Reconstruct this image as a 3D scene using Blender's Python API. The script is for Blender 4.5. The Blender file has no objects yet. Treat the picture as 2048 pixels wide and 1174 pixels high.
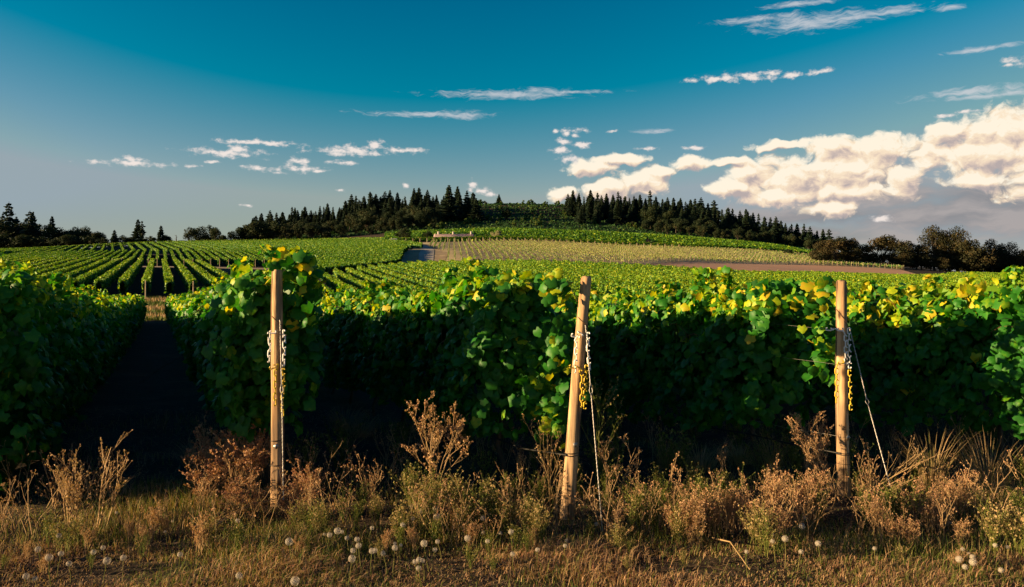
import bpy, math, random
import numpy as np
from mathutils import Vector, Matrix

S = bpy.context.scene
COL = S.collection
PI = math.pi
RAD = math.radians
F, H0 = 1600.0, 1.75            # focal length in photo pixels, eye height in metres
SKY = 0.05
SUN_AZ, SUN_EL = 99.5, 10.5    # degrees to the left of straight ahead, degrees up

# ------------------------------------------------------------------ camera
cam = bpy.data.objects.new('camera', bpy.data.cameras.new('camera'))
COL.objects.link(cam)
S.camera = cam
cam.location = (0, 0, H0)
cam.rotation_euler = (PI / 2, 0, 0)
cam.data.lens = F / 2048 * 36
cam.data.shift_y = -30 / 2048
cam.data.clip_start = 0.05
cam.data.clip_end = 20000

# ------------------------------------------------------------------ exposure, sun
S.view_settings.view_transform = 'Standard'
S.view_settings.look = 'None'
S.view_settings.exposure = 1.5
S.view_settings.gamma = 1.0
S.view_settings.use_curve_mapping = False
S.render.engine = 'CYCLES'
S.cycles.max_bounces = 5
S.cycles.diffuse_bounces = 2
S.cycles.glossy_bounces = 2
S.cycles.transmission_bounces = 4
S.cycles.transparent_max_bounces = 6
S.cycles.use_adaptive_sampling = True
S.cycles.adaptive_threshold = 0.02

sun_dir = Vector((-math.sin(RAD(SUN_AZ)) * math.cos(RAD(SUN_EL)), math.cos(RAD(SUN_AZ)) * math.cos(RAD(SUN_EL)), math.sin(RAD(SUN_EL))))
sl = bpy.data.lights.new('sun', 'SUN')
sl.energy = 5.0
sl.angle = RAD(0.5)
sl.color = (1.0, 0.70, 0.36)
so = bpy.data.objects.new('sun', sl)
so.rotation_euler = (-sun_dir).to_track_quat('-Z', 'Y').to_euler()
so.location = (-30, 0, 30)
COL.objects.link(so)


# ------------------------------------------------------------------ node helper
class NT:
    def __init__(self, tree):
        self.t = tree
        self.n = tree.nodes
        self.l = tree.links

    def node(self, typ, ins=None, **props):
        nd = self.n.new(typ)
        for k, v in props.items():
            setattr(nd, k, v)
        for k, v in (ins or {}).items():
            self.set(nd.inputs[k], v)
        return nd

    def set(self, sock, v):
        if isinstance(v, bpy.types.Node):
            v = v.outputs[0]
        if isinstance(v, bpy.types.NodeSocket):
            self.l.new(v, sock)
        else:
            sock.default_value = v

    def math(self, op, a, b=None, c=None, clamp=False):
        ins = {0: a}
        if b is not None:
            ins[1] = b
        if c is not None:
            ins[2] = c
        return self.node('ShaderNodeMath', ins, operation=op, use_clamp=clamp).outputs[0]

    def vec(self, op, a, b=None, c=None, scale=None):
        nd = self.node('ShaderNodeVectorMath', {0: a}, operation=op)
        if b is not None:
            self.set(nd.inputs[1], b)
        if c is not None:
            self.set(nd.inputs[2], c)
        if scale is not None:
            self.set(nd.inputs['Scale'], scale)
        return nd.outputs['Value'] if op in ('LENGTH', 'DOT_PRODUCT', 'DISTANCE') else nd.outputs['Vector']

    def mix(self, f, a, b, blend='MIX'):
        nd = self.node('ShaderNodeMix', data_type='RGBA', blend_type=blend)
        self.set(nd.inputs[0], f)
        self.set(nd.inputs[6], a)
        self.set(nd.inputs[7], b)
        return nd.outputs[2]

    def noise(self, vec, scale, detail=4, rough=0.5, dist=0.0, color=False, dims='3D'):
        nd = self.node('ShaderNodeTexNoise', None, noise_dimensions=dims)
        for kk, vv in ({'Scale': scale, 'Detail': detail, 'Roughness': rough, 'Distortion': dist}).items():
            self.set(nd.inputs[kk], vv)
        if vec is not None:
            self.set(nd.inputs['Vector'], vec)
        return nd.outputs['Color' if color else 0]

    def ramp(self, f, stops, interp='LINEAR'):
        nd = self.node('ShaderNodeValToRGB')
        self.set(nd.inputs[0], f)
        cr = nd.color_ramp
        cr.interpolation = interp
        while len(cr.elements) < len(stops):
            cr.elements.new(0.5)
        for e, (p, c) in zip(cr.elements, stops):
            e.position = p
            e.color = (c[0], c[1], c[2], 1) if len(c) == 3 else c
        return nd.outputs[0]

    def smooth(self, v, a, b):
        nd = self.node('ShaderNodeMapRange', {0: v, 1: a, 2: b, 3: 0.0, 4: 1.0}, interpolation_type='SMOOTHSTEP')
        return nd.outputs[0]


def g(v):
    return (v, v, v, 1)


# ------------------------------------------------------------------ sky
W = bpy.data.worlds.new('World')
S.world = W
W.use_nodes = True
w = NT(W.node_tree)
bg = w.n['Background']
sky = w.node('ShaderNodeTexSky', sky_type='NISHITA')
sky.sun_disc = False
sky.sun_elevation = RAD(SUN_EL)
sky.sun_rotation = RAD(-SUN_AZ)
sky.air_density = 1.0
sky.dust_density = 0.35
sky.ozone_density = 4.0
# one uniform colour grade of the whole sky (the photograph is graded teal)
graded = w.vec('MULTIPLY_ADD', sky, (4.5, 1.9, 1.45), (-3.75, -1.2, -1.07))
graded = w.vec('MAXIMUM', graded, (0.0, 0.0, 0.0))
graded = w.vec('MINIMUM', graded, (3.1, 3.85, 4.3))

tc = w.node('ShaderNodeTexCoord')
nrm = w.vec('NORMALIZE', tc.outputs['Generated'])
sp = w.node('ShaderNodeSeparateXYZ', {0: nrm})
az = w.math('ARCTAN2', sp.outputs[0], sp.outputs[1])
el = w.math('ARCSINE', sp.outputs[2])
Q = w.node('ShaderNodeCombineXYZ', {0: w.math('MULTIPLY', az, 16.0), 1: w.math('MULTIPLY', el, 16.0), 2: 0.0}).outputs[0]


def q_of(px, py):
    a = math.atan((px - 1024) / F)
    e = math.atan((557 - py) / F * math.cos(a))
    return a * 16, e * 16


CUM = [  # cumulus puffs: bearing, height, half width, half height (hundredths of a focal length)
    (2010, 262, 95, 48), (1975, 308, 120, 42), (1892, 268, 40, 28), (1862, 305, 34, 34), (2090, 300, 90, 90),
    (1745, 300, 105, 30), (1662, 296, 55, 26), (1690, 340, 105, 52), (1590, 350, 62, 44), (1505, 345, 58, 34), (1470, 378, 60, 22), (1560, 392, 105, 22),
    (1690, 385, 120, 22), (1810, 360, 34, 34), (1290, 362, 60, 36), (1215, 380, 52, 26), (1120, 390, 36, 20), (1180, 336, 66, 22), 
    (1235, 318, 72, 13), (1375, 327, 52, 19), (1455, 325, 60, 12), (1320, 345, 34, 14), (1665, 418, 52, 22), (1960, 360, 62, 20),
    (1560, 290, 60, 10)]
SML = [
    (262, 327, 78, 7), (268, 320, 18, 9), (450, 306, 80, 11), (482, 298, 26, 13), (515, 284, 84, 7), (700, 301, 95, 12), (757, 292, 22, 12), (815, 300, 42, 7),
    (525, 339, 46, 7), (605, 338, 40, 8), (600, 322, 30, 8), (685, 325, 36, 6), (380, 333, 17, 4), (420, 325, 16, 4), (493, 411, 17, 4), (560, 346, 16, 4), (640, 341, 18, 4),
    (1425, 158, 34, 8), (1460, 154, 30, 11), (1500, 153, 34, 12), (1545, 148, 30, 11), (1580, 151, 26, 8), (1385, 162, 20, 5), (1150, 261, 32, 6), (1385, 296, 30, 5), (1295, 298, 22, 5), (1228, 262, 12, 4), (2030, 122, 22, 11), (2015, 130, 10, 5), (1640, 142, 26, 8), (1895, 232, 24, 4), (1940, 222, 26, 4), (1118, 300, 22, 9), (1140, 318, 30, 10), (1128, 282, 20, 8), (1150, 272, 14, 6), (1165, 290, 24, 8), (1110, 262, 8, 5), (1135, 268, 10, 10), (945, 372, 13, 10), (962, 382, 26, 8), (985, 388, 18, 7), (938, 380, 10, 8), (1765, 438, 22, 9), (1545, 470, 20, 4), (810, 371, 8, 6), (680, 381, 16, 4)]
WSP = [
    (1010, 189, 140, 10), (1085, 183, 60, 7), (850, 229, 135, 6), (930, 231, 50, 10), (1620, 44, 110, 17), (1520, 38, 90, 7), (1760, 26, 90, 9), (1690, 36, 60, 12), (1600, 8, 70, 6),
    (1940, 184, 90, 9), (1990, 190, 70, 5), (1150, 184, 90, 4), (1900, 15, 30, 5), (1960, 98, 60, 5), (1310, 262, 40, 5)]
GRY = [(1880, 430, 230, 42), (1640, 432, 190, 26), (1980, 390, 150, 40), (1760, 395, 160, 26), (2080, 420, 160, 60), (1560, 470, 260, 22), (1700, 370, 140, 30), (1240, 395, 90, 20)]


def blob_group(name, blobs, k):
    gt = bpy.data.node_groups.new(name, 'ShaderNodeTree')
    gt.interface.new_socket('P', in_out='INPUT', socket_type='NodeSocketVector')
    gt.interface.new_socket('D', in_out='OUTPUT', socket_type='NodeSocketFloat')
    q = NT(gt)
    gi = q.node('NodeGroupInput')
    go = q.node('NodeGroupOutput')
    cur = None
    for cx, cy, rx, ry in blobs:
        x, y = q_of(cx, cy)
        sx, sy = 100.0 / rx, 100.0 / ry
        v = q.vec('MULTIPLY_ADD', gi.outputs[0], (sx, sy, 0), (-x * sx, -y * sy, 0))
        ln = q.vec('LENGTH', v)
        cur = ln if cur is None else q.math('SMOOTH_MIN', cur, ln, k)
    q.set(go.inputs[0], q.math('SUBTRACT', 1.0, cur))
    return gt


def use(gt, p):
    nd = w.node('ShaderNodeGroup', node_tree=gt)
    w.set(nd.inputs[0], p)
    return nd.outputs[0]


# warp the directions a little so no outline is an ellipse
warp = w.vec('SUBTRACT', w.noise(Q, 1.6, 2, 0.6, color=True, dims='2D'), (0.5, 0.5, 0.5))
QW = w.vec('MULTIPLY_ADD', warp, (0.42, 0.26, 0.0), Q)
stretch = w.vec('MULTIPLY', Q, (1.0, 1.5, 1.0))
n_big = w.noise(stretch, 1.7, 7, 0.58, dims='2D')
stretch2 = w.vec('MULTIPLY', w.vec('ADD', Q, (-0.11, 0.13, 0.0)), (1.0, 1.5, 1.0))
n_off = w.noise(stretch2, 1.7, 4, 0.55, dims='2D')

# grey layered deck low on the right
gs = w.vec('MULTIPLY', QW, (0.35, 1.6, 1.0))
gn = w.noise(gs, 1.5, 5, 0.6, dims='2D')
gd = use(blob_group('deck', GRY, 0.3), QW)
ga = w.smooth(w.math('ADD', gd, w.math('MULTIPLY', w.math('SUBTRACT', gn, 0.5), 2.0)), -0.25, 0.75)
ga = w.math('MULTIPLY', ga, 0.72)
gcol = w.ramp(gn, [(0.32, (0.20, 0.185, 0.20)), (0.62, (0.44, 0.37, 0.35))])

cg = blob_group('cumulus', CUM, 0.30)


def billow(v):
    v = w.vec('MULTIPLY', v, (1.0, 1.35, 1.0))
    a_ = w.math('ABSOLUTE', w.math('MULTIPLY_ADD', w.noise(v, 1.9, 1, 0.5, dims='2D'), 2.0, -1.0))
    b_ = w.math('ABSOLUTE', w.math('MULTIPLY_ADD', w.noise(v, 5.0, 3, 0.6, dims='2D'), 2.0, -1.0))
    return w.math('MULTIPLY_ADD', a_, 1.0, w.math('MULTIPLY', b_, 0.62))


dens = w.math('ADD', w.math('MULTIPLY_ADD', use(cg, QW), 1.85, w.math('MULTIPLY', w.math('SUBTRACT', n_big, 0.5), 1.1)), w.math('SUBTRACT', billow(QW), 0.36))
ca = w.smooth(dens, -0.02, 0.62)
QL = w.vec('ADD', QW, (-0.07, 0.11, 0.0))
dens2 = w.math('ADD', w.math('MULTIPLY', use(cg, QL), 1.85), w.math('SUBTRACT', billow(QL), 0.36))
dens1 = w.math('SUBTRACT', dens, w.math('MULTIPLY', w.math('SUBTRACT', n_big, 0.5), 1.1))
shade = w.math('MULTIPLY_ADD', w.math('SUBTRACT', dens2, dens1), 0.85, w.math('MULTIPLY_ADD', w.math('SUBTRACT', n_off, 0.5), 1.2, 0.24))
ccol = w.ramp(shade, [(0.0, (1.0, 0.90, 0.73)), (0.25, (0.96, 0.78, 0.57)), (0.5, (0.82, 0.65, 0.51)), (0.75, (0.63, 0.51, 0.45)), (1.0, (0.48, 0.41, 0.40))])

n_sm = w.noise(w.vec('MULTIPLY', Q, (1.0, 1.8, 1.0)), 4.5, 5, 0.62, dims='2D')
sd = use(blob_group('small_clouds', SML, 0.15), w.vec('MULTIPLY_ADD', warp, (0.2, 0.06, 0.0), Q))
sdd = w.math('ADD', sd, w.math('MULTIPLY', w.math('SUBTRACT', n_sm, 0.5), 2.6))
sa = w.math('MULTIPLY', w.smooth(sdd, -0.05, 1.0), 0.95)
scol = w.mix(w.smooth(sdd, 0.0, 0.9), (0.62, 0.60, 0.60, 1), (0.90, 0.80, 0.74, 1))

n_w = w.noise(w.vec('MULTIPLY', QW, (0.9, 4.5, 1.0)), 3.0, 6, 0.66, dims='2D')
wd = use(blob_group('wisps', WSP, 0.2), w.vec('MULTIPLY_ADD', warp, (0.2, 0.05, 0.0), Q))
wa = w.math('MULTIPLY', w.smooth(w.math('ADD', wd, w.math('MULTIPLY', w.math('SUBTRACT', n_w, 0.5), 2.4)), -0.2, 1.2), 0.66)

# scattered clouds all round the rest of the horizon, of the same kind
ne = w.noise(w.vec('MULTIPLY', nrm, (3.0, 3.0, 9.0)), 1.3, 3, 0.6)
away = w.math('MULTIPLY', w.smooth(w.math('ABSOLUTE', az), 0.75, 1.1), w.smooth(el, 0.0, 0.05))
low = w.math('SUBTRACT', 1.0, w.smooth(el, 0.2, 0.45))
ea = w.math('MULTIPLY', w.math('MULTIPLY', w.smooth(ne, 0.58, 0.70), away), low)

hz = w.smooth(el, -0.01, 0.085)
graded = w.mix(hz, (4.1, 4.0, 4.0, 1), graded)
graded = w.mix(w.smooth(el, -0.03, -0.005), (0.5, 0.45, 0.35, 1), graded)
c0 = w.mix(w.math('MULTIPLY', ea, 0.85), graded, (8.0, 6.9, 5.9, 1))
def up(col):
    return w.vec('SCALE', col, scale=10.0)
c = w.mix(wa, c0, (7.2, 7.0, 7.2, 1))
c = w.mix(ga, c, up(gcol))
c = w.mix(ca, c, up(ccol))
c = w.mix(sa, c, up(scol))
c0 = w.vec('SCALE', c0, scale=0.71)
c = w.vec('SCALE', c, scale=0.71)
w.set(bg.inputs[0], c0)
bg.inputs[1].default_value = SKY
bg2 = w.node('ShaderNodeBackground', {0: c, 1: SKY})
inside = w.math('MULTIPLY', w.math('LESS_THAN', w.math('ABSOLUTE', az), 0.8), w.math('MULTIPLY', w.math('GREATER_THAN', el, -0.005), w.math('LESS_THAN', el, 0.5)))
ms = w.node('ShaderNodeMixShader', {0: inside, 1: bg, 2: bg2})
w.set(w.n['World Output'].inputs[0], ms)
W.cycles.sampling_method = 'MANUAL'
W.cycles.sample_map_resolution = 512


# ------------------------------------------------------------------ mesh helpers
def mesh_np(name, V, T, mat=None, tone=None, smooth=False):
    """triangle mesh from arrays; tone is one float per vertex"""
    V = np.asarray(V, dtype=np.float32).reshape(-1, 3)
    T = np.asarray(T, dtype=np.int32)
    k = T.shape[1]
    me = bpy.data.meshes.new(name)
    me.vertices.add(len(V))
    me.vertices.foreach_set('co', V.ravel())
    me.loops.add(T.size)
    me.loops.foreach_set('vertex_index', T.ravel())
    me.polygons.add(len(T))
    me.polygons.foreach_set('loop_start', np.arange(0, T.size, k, dtype=np.int32))
    me.polygons.foreach_set('loop_total', np.full(len(T), k, dtype=np.int32))
    if smooth:
        me.polygons.foreach_set('use_smooth', np.ones(len(T), dtype=bool))
    if tone is not None:
        a = me.attributes.new('tone', 'FLOAT', 'POINT')
        a.data.foreach_set('value', np.asarray(tone, dtype=np.float32).ravel())
    me.update()
    me.validate()
    if mat is not None:
        me.materials.append(mat)
    return me


def ob(name, data, parent=None, loc=None, **props):
    o = bpy.data.objects.new(name, data)
    COL.objects.link(o)
    if parent is not None:
        o.parent = parent
    if loc is not None:
        o.location = loc
    for k, v in props.items():
        o[k] = v
    return o


def thing(name, label, cat, loc=(0, 0, 0), group=None, data=None, rotz=0.0, scale=1.0):
    o = ob(name, data, None, loc, label=label, category=cat)
    if group:
        o['group'] = group
    o.rotation_euler = (0, 0, rotz)
    o.scale = (scale, scale, scale)
    return o


class Acc:
    """collects triangles"""
    def __init__(self):
        self.V, self.T, self.C, self.n = [], [], [], 0

    def add(self, V, T, tone=0.5):
        V = np.asarray(V, dtype=np.float32).reshape(-1, 3)
        T = np.asarray(T, dtype=np.int32)
        if T.shape[1] == 4:
            T = np.concatenate([T[:, [0, 1, 2]], T[:, [0, 2, 3]]])
        self.V.append(V)
        self.T.append(T + self.n)
        self.C.append(np.broadcast_to(np.asarray(tone, dtype=np.float32), (len(V),)))
        self.n += len(V)

    def mesh(self, name, mat, smooth=False):
        if not self.V:
            self.add([(0, 0, 0), (0, 0, 0.001), (0.001, 0, 0)], [(0, 1, 2)])
        return mesh_np(name, np.concatenate(self.V), np.concatenate(self.T), mat, np.concatenate(self.C), smooth)

    def tube(self, P, r0, r1, k=3, tone=0.5, cap=False):
        P = np.asarray(P, dtype=float)
        n = len(P)
        d = np.gradient(P, axis=0)
        d /= np.linalg.norm(d, axis=1)[:, None] + 1e-9
        up = np.array([0.0, 0, 1]) if abs(d[0, 2]) < 0.9 else np.array([1.0, 0, 0])
        a = np.cross(d, up)
        a /= np.linalg.norm(a, axis=1)[:, None] + 1e-9
        b = np.cross(d, a)
        r = np.linspace(r0, r1, n)[:, None, None] if np.isscalar(r0) else np.asarray(r0)[:, None, None]
        t = np.linspace(0, 2 * PI, k, endpoint=False)
        ring = P[:, None, :] + r * (np.cos(t)[None, :, None] * a[:, None, :] + np.sin(t)[None, :, None] * b[:, None, :])
        V = ring.reshape(-1, 3)
        q = []
        for i in range(n - 1):
            for j in range(k):
                j2 = (j + 1) % k
                q.append((i * k + j, i * k + j2, (i + 1) * k + j2, (i + 1) * k + j))
        self.add(V, q, tone)
        if cap:
            self.add(np.vstack([ring[-1], P[-1]]), [(j, (j + 1) % k, k) for j in range(k)], tone)

    def box(self, x0, x1, y0, y1, z0, z1, tone=0.5):
        V = [(x, y, z) for z in (z0, z1) for y in (y0, y1) for x in (x0, x1)]
        self.add(V, [(0, 2, 3, 1), (4, 5, 7, 6), (0, 1, 5, 4), (2, 6, 7, 3), (0, 4, 6, 2), (1, 3, 7, 5)], tone)


def scatter(acc, TV, TT, pos, nrm, up, size, tone):
    """place the template (TV, TT) at every pos: local z to nrm, local y near up"""
    pos, nrm, up = (np.asarray(a, dtype=np.float32) for a in (pos, nrm, up))
    n = nrm / (np.linalg.norm(nrm, axis=1)[:, None] + 1e-9)
    x = np.cross(up, n)
    x /= np.linalg.norm(x, axis=1)[:, None] + 1e-9
    y = np.cross(n, x)
    size = np.asarray(size, dtype=np.float32)
    TVs = np.asarray(TV, dtype=np.float32)
    V = pos[:, None, :] + size[:, None, None] * (TVs[None, :, 0:1] * x[:, None, :] + TVs[None, :, 1:2] * y[:, None, :] + TVs[None, :, 2:3] * n[:, None, :])
    T = np.asarray(TT, dtype=np.int32)[None] + (np.arange(len(pos), dtype=np.int32) * len(TVs))[:, None, None]
    acc.add(V.reshape(-1, 3), T.reshape(-1, T.shape[2]), np.repeat(np.asarray(tone, dtype=np.float32), len(TVs)))


ORD = ['first', 'second', 'third', 'fourth', 'fifth', 'sixth', 'seventh', 'eighth', 'ninth', 'tenth', 'eleventh', 'twelfth', 'thirteenth',
       'fourteenth', 'fifteenth', 'sixteenth', 'seventeenth', 'eighteenth', 'nineteenth']
TENS = ['', '', 'twent', 'thirt', 'fort', 'fift', 'sixt', 'sevent', 'eight', 'ninet']


def nth(i):
    """i from 0"""
    i += 1
    if i < 20:
        return ORD[i - 1]
    t, u = divmod(i, 10)
    if t >= 10:
        return 'hundred-and-' + nth(i - 101) if i > 100 else 'hundredth'
    return TENS[t] + ('ieth' if u == 0 else 'y-' + ORD[u - 1])


# ------------------------------------------------------------------ terrain
KY = np.array([-300, 6, 12, 20, 35, 57, 78, 120, 165, 190, 230, 270, 330, 400, 450, 520, 600, 700, 1000, 2500, 9000], dtype=float)
NEAR = [0, 0, -0.2, -0.5, -0.9, -1.3]
COLS = {
    -600: [-0.2, 1.8, 4.2, 5.0, 6.6, 8.6, 10, 12, 12, 11, 10, 8, 4, 0, -60],
    0: [-0.2, 1.8, 4.2, 5.0, 6.9, 9.3, 12, 14.7, 14.7, 14, 13, 12, 8, 0, -60],
    320: [-0.2, 1.9, 4.0, 4.8, 7.5, 10.0, 14.1, 18.5, 19.5, 19.5, 18, 16, 10, 0, -60],
    640: [-0.8, 0.8, 3.2, 4.6, 8.2, 11.2, 15.6, 20, 24, 32.6, 43.8, 38, 20, 0, -60],
    840: [-1.2, 0.5, 3.0, 4.45, 8.8, 11.7, 16.4, 23, 28, 39.8, 53, 48, 25, 0, -60],
    1000: [-1.3, 0.4, 2.9, 4.45, 8.6, 11.7, 16.7, 24.5, 29, 41, 57, 52, 25, 0, -60],
    1250: [-1.3, 0.0, 1.7, 3.4, 7.5, 10.2, 14.5, 22.5, 26.5, 38, 54, 48, 25, 0, -60],
    1500: [-1.3, -0.4, 0.6, 1.7, 4.9, 7.3, 12.7, 18.2, 21.4, 29.4, 38.9, 33, 18, 0, -60],
    1830: [-1.2, -0.5, 0.3, 0.7, 1.5, 4.4, 6.1, 7.5, 8.8, 9, 9, 8, 6, 0, -60],
    2048: [-1.2, -0.5, 0.2, 0.5, 1.1, 1.7, 2.2, 2.5, 2.6, 2.7, 2.7, 2.6, 2, 0, -60],
    2700: [-1.2, -0.5, 0.2, 0.5, 1.1, 1.7, 2.2, 2.5, 2.6, 2.7, 2.7, 2.6, 2, 0, -60]}


def pchip(x, y, xq):
    x, y = np.asarray(x, float), np.asarray(y, float)
    h = np.diff(x)
    d = np.diff(y, axis=0) / h[:, None]
    m = np.zeros_like(y)
    w1 = (2 * h[1:] + h[:-1])[:, None]
    w2 = (h[1:] + 2 * h[:-1])[:, None]
    with np.errstate(divide='ignore', invalid='ignore'):
        mm = (w1 + w2) / (w1 / d[:-1] + w2 / d[1:])
    m[1:-1] = np.where(d[:-1] * d[1:] > 0, mm, 0)
    m[0], m[-1] = d[0], d[-1]
    xq = np.clip(xq, x[0], x[-1])
    i = np.clip(np.searchsorted(x, xq) - 1, 0, len(x) - 2)
    t = ((xq - x[i]) / h[i])[:, None]
    hh = h[i][:, None]
    return (1 + 2 * t) * (1 - t) ** 2 * y[i] + t * (1 - t) ** 2 * hh * m[i] + t * t * (3 - 2 * t) * y[i + 1] + t * t * (t - 1) * hh * m[i + 1]


_tc = np.array([(k - 1024) / F for k in COLS])
_Z = np.array([NEAR + v for v in COLS.values()], float)          # column, knot
_TG = np.linspace(_tc[0], _tc[-1], 260)
_SG = np.linspace(0, 1, 700)
_yg = 6 + (9000 - 6) * _SG ** 3
_zt = pchip(_tc, _Z, _TG)                                         # TG, knot
_zg = pchip(KY, _zt.T, _yg)                                       # yg, TG


def hgt(X, Y):
    X, Y = np.broadcast_arrays(np.asarray(X, float), np.asarray(Y, float))
    t = np.clip(X / np.maximum(Y, 6.0), _TG[0], _TG[-1])
    ft = (t - _TG[0]) / (_TG[-1] - _TG[0]) * (len(_TG) - 1)
    fy = np.cbrt(np.clip((Y - 6) / (9000 - 6), 0, 1)) * (len(_SG) - 1)
    i = np.clip(ft.astype(int), 0, len(_TG) - 2)
    j = np.clip(fy.astype(int), 0, len(_SG) - 2)
    a, b = ft - i, fy - j
    z = (_zg[j, i] * (1 - a) + _zg[j, i + 1] * a) * (1 - b) + (_zg[j + 1, i] * (1 - a) + _zg[j + 1, i + 1] * a) * b
    # level pad of the farmhouse, a small bank under it
    d2 = ((X + 26) / 18) ** 2 + ((Y - 357) / 11) ** 2
    z = z - 2.2 * np.exp(-d2 ** 2)
    # little unevenness
    z = z + 0.025 * np.sin(X * 1.7 + Y * 0.6) * np.sin(Y * 1.3 - X * 0.5) + 0.015 * np.sin(X * 4.1 + 1) * np.sin(Y * 3.7 + 2)
    return z


def h1(x, y):
    return float(hgt(x, y))


def at(px, Y):
    return (px - 1024) / F * Y


def ztop(py, Y):
    return H0 + (557 - py) * Y / F


# ------------------------------------------------------------------ materials
def mat(name):
    m = bpy.data.materials.new(name)
    m.use_nodes = True
    q = NT(m.node_tree)
    return m, q, q.n['Principled BSDF'], q.n['Material Output']


def leaf_mat(name, stops, rough=0.45, trans=0.35, spec=0.5, tmul=1.6, noise_scale=9.0, nvar=0.28):
    m, q, p, out = mat(name)
    at_ = q.node('ShaderNodeAttribute', attribute_name='tone')
    oi = q.node('ShaderNodeObjectInfo')
    geo = q.node('ShaderNodeNewGeometry')
    nz = q.noise(geo.outputs['Position'], noise_scale, 2)
    tn = q.math('ADD', at_.outputs['Fac'], q.math('MULTIPLY', q.math('SUBTRACT', nz, 0.5), nvar))
    tn = q.math('ADD', tn, q.math('MULTIPLY', q.math('SUBTRACT', oi.outputs['Random'], 0.5), 0.05))
    col = q.ramp(tn, stops)
    q.set(p.inputs['Base Color'], col)
    p.inputs['Roughness'].default_value = rough
    p.inputs['Specular IOR Level'].default_value = spec
    tr = q.node('ShaderNodeBsdfTranslucent', {0: q.mix(1.0, col, (tmul, tmul, 0.5, 1), 'MULTIPLY')})
    ms = q.node('ShaderNodeMixShader', {0: trans, 1: p, 2: tr})
    q.set(out.inputs[0], ms)
    return m


VINE = [(0.0, (0.007, 0.045, 0.006)), (0.40, (0.022, 0.145, 0.012)), (0.55, (0.040, 0.19, 0.012)), (0.70, (0.16, 0.31, 0.010)), (0.86, (0.40, 0.44, 0.012)), (1.0, (0.52, 0.36, 0.02))]
M_vine = leaf_mat('vine_leaf', VINE, 0.5, 0.32, 0.28, 1.8, 26.0, 0.5)  # blotchy tone within a leaf imitates patches lit through it
M_vfar = leaf_mat('vine_foliage', [(0.0, (0.008, 0.040, 0.006)), (0.42, (0.035, 0.13, 0.010)), (0.62, (0.14, 0.28, 0.010)), (1.0, (0.38, 0.40, 0.015))], 0.6, 0.25, 0.3, 1.5, 0.9)
M_young = leaf_mat('young_vine_leaf', [(0.0, (0.03, 0.12, 0.03)), (0.5, (0.12, 0.22, 0.04)), (1.0, (0.36, 0.34, 0.10))], 0.6, 0.2, 0.3, 1.4, 0.2)
M_dry = leaf_mat('dry_stalk', [(0.0, (0.05, 0.09, 0.015)), (0.3, (0.14, 0.17, 0.03)), (0.5, (0.33, 0.235, 0.11)), (0.75, (0.49, 0.32, 0.175)), (1.0, (0.36, 0.17, 0.10))], 0.7, 0.25, 0.2, 1.2, 7.0)
M_fir = leaf_mat('fir_needles', [(0.0, (0.008, 0.022, 0.012)), (0.5, (0.014, 0.032, 0.016)), (1.0, (0.034, 0.045, 0.018))], 0.7, 0.08, 0.2, 1.3, 0.15)
M_oakb = leaf_mat('brown_oak_leaf', [(0.0, (0.012, 0.020, 0.008)), (0.5, (0.032, 0.032, 0.012)), (0.8, (0.07, 0.050, 0.018)), (1.0, (0.12, 0.070, 0.026))], 0.7, 0.15, 0.2, 1.3, 0.25)
M_oak = leaf_mat('oak_leaf', [(0.0, (0.010, 0.024, 0.010)), (0.5, (0.020, 0.036, 0.012)), (0.8, (0.042, 0.046, 0.015)), (1.0, (0.075, 0.060, 0.020))], 0.7, 0.15, 0.2, 1.3, 0.25)
M_bush = leaf_mat('bush_leaf', [(0.0, (0.012, 0.04, 0.012)), (0.5, (0.03, 0.085, 0.02)), (0.8, (0.10, 0.14, 0.02)), (1.0, (0.24, 0.17, 0.04))], 0.7, 0.2, 0.2, 1.3, 0.1)
M_pale = leaf_mat('pale_blossom', [(0.0, (0.10, 0.14, 0.04)), (0.5, (0.35, 0.33, 0.18)), (1.0, (0.62, 0.55, 0.36))], 0.7, 0.2, 0.2, 1.0, 0.8)


def simple(name, col, rough=0.7, bump=0.0, bscale=20.0, var=0.3, vscale=3.0, metal=0.0, stretch=(1, 1, 1), coords='Object', spec=0.4):
    m, q, p, out = mat(name)
    tcn = q.node('ShaderNodeTexCoord')
    v = q.vec('MULTIPLY', tcn.outputs[coords], stretch)
    n1 = q.noise(v, vscale, 6, 0.6)
    dark = tuple(c * (1 - var) for c in col)
    lite = tuple(min(1, c * (1 + var)) for c in col)
    q.set(p.inputs['Base Color'], q.ramp(n1, [(0.3, dark), (0.7, lite)]))
    p.inputs['Roughness'].default_value = rough
    p.inputs['Metallic'].default_value = metal
    p.inputs['Specular IOR Level'].default_value = spec
    if bump:
        b = q.node('ShaderNodeBump', {'Strength': bump, 'Height': q.noise(v, bscale, 5, 0.6), 'Distance': 0.02})
        q.set(p.inputs['Normal'], b)
    return m


M_bark = simple('bark', (0.055, 0.042, 0.03), 0.9, 0.5, 12, 0.4, 6)
M_cane = simple('vine_cane', (0.13, 0.07, 0.035), 0.8, 0.4, 60, 0.4, 14)
M_wire = simple('galvanised_wire', (0.34, 0.32, 0.30), 0.45, 0, 20, 0.25, 60, metal=0.7)
M_drip = simple('black_hose', (0.012, 0.012, 0.012), 0.5)
M_wchain = simple('white_chain_plastic', (0.84, 0.83, 0.80), 0.35, 0, 20, 0.10, 30)
M_ychain = simple('yellow_chain_plastic', (0.60, 0.42, 0.03), 0.35, 0, 20, 0.12, 30)
M_seed = simple('seed_fluff', (0.50, 0.44, 0.36), 0.9, 0, 20, 0.1, 30)
M_stake = simple('far_wood', (0.36, 0.28, 0.18), 0.9, 0, 20, 0.2, 1.0)
M_road = simple('road_gravel', (0.30, 0.27, 0.24), 0.95, 0.3, 2, 0.3, 0.15, coords='Object')
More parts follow.
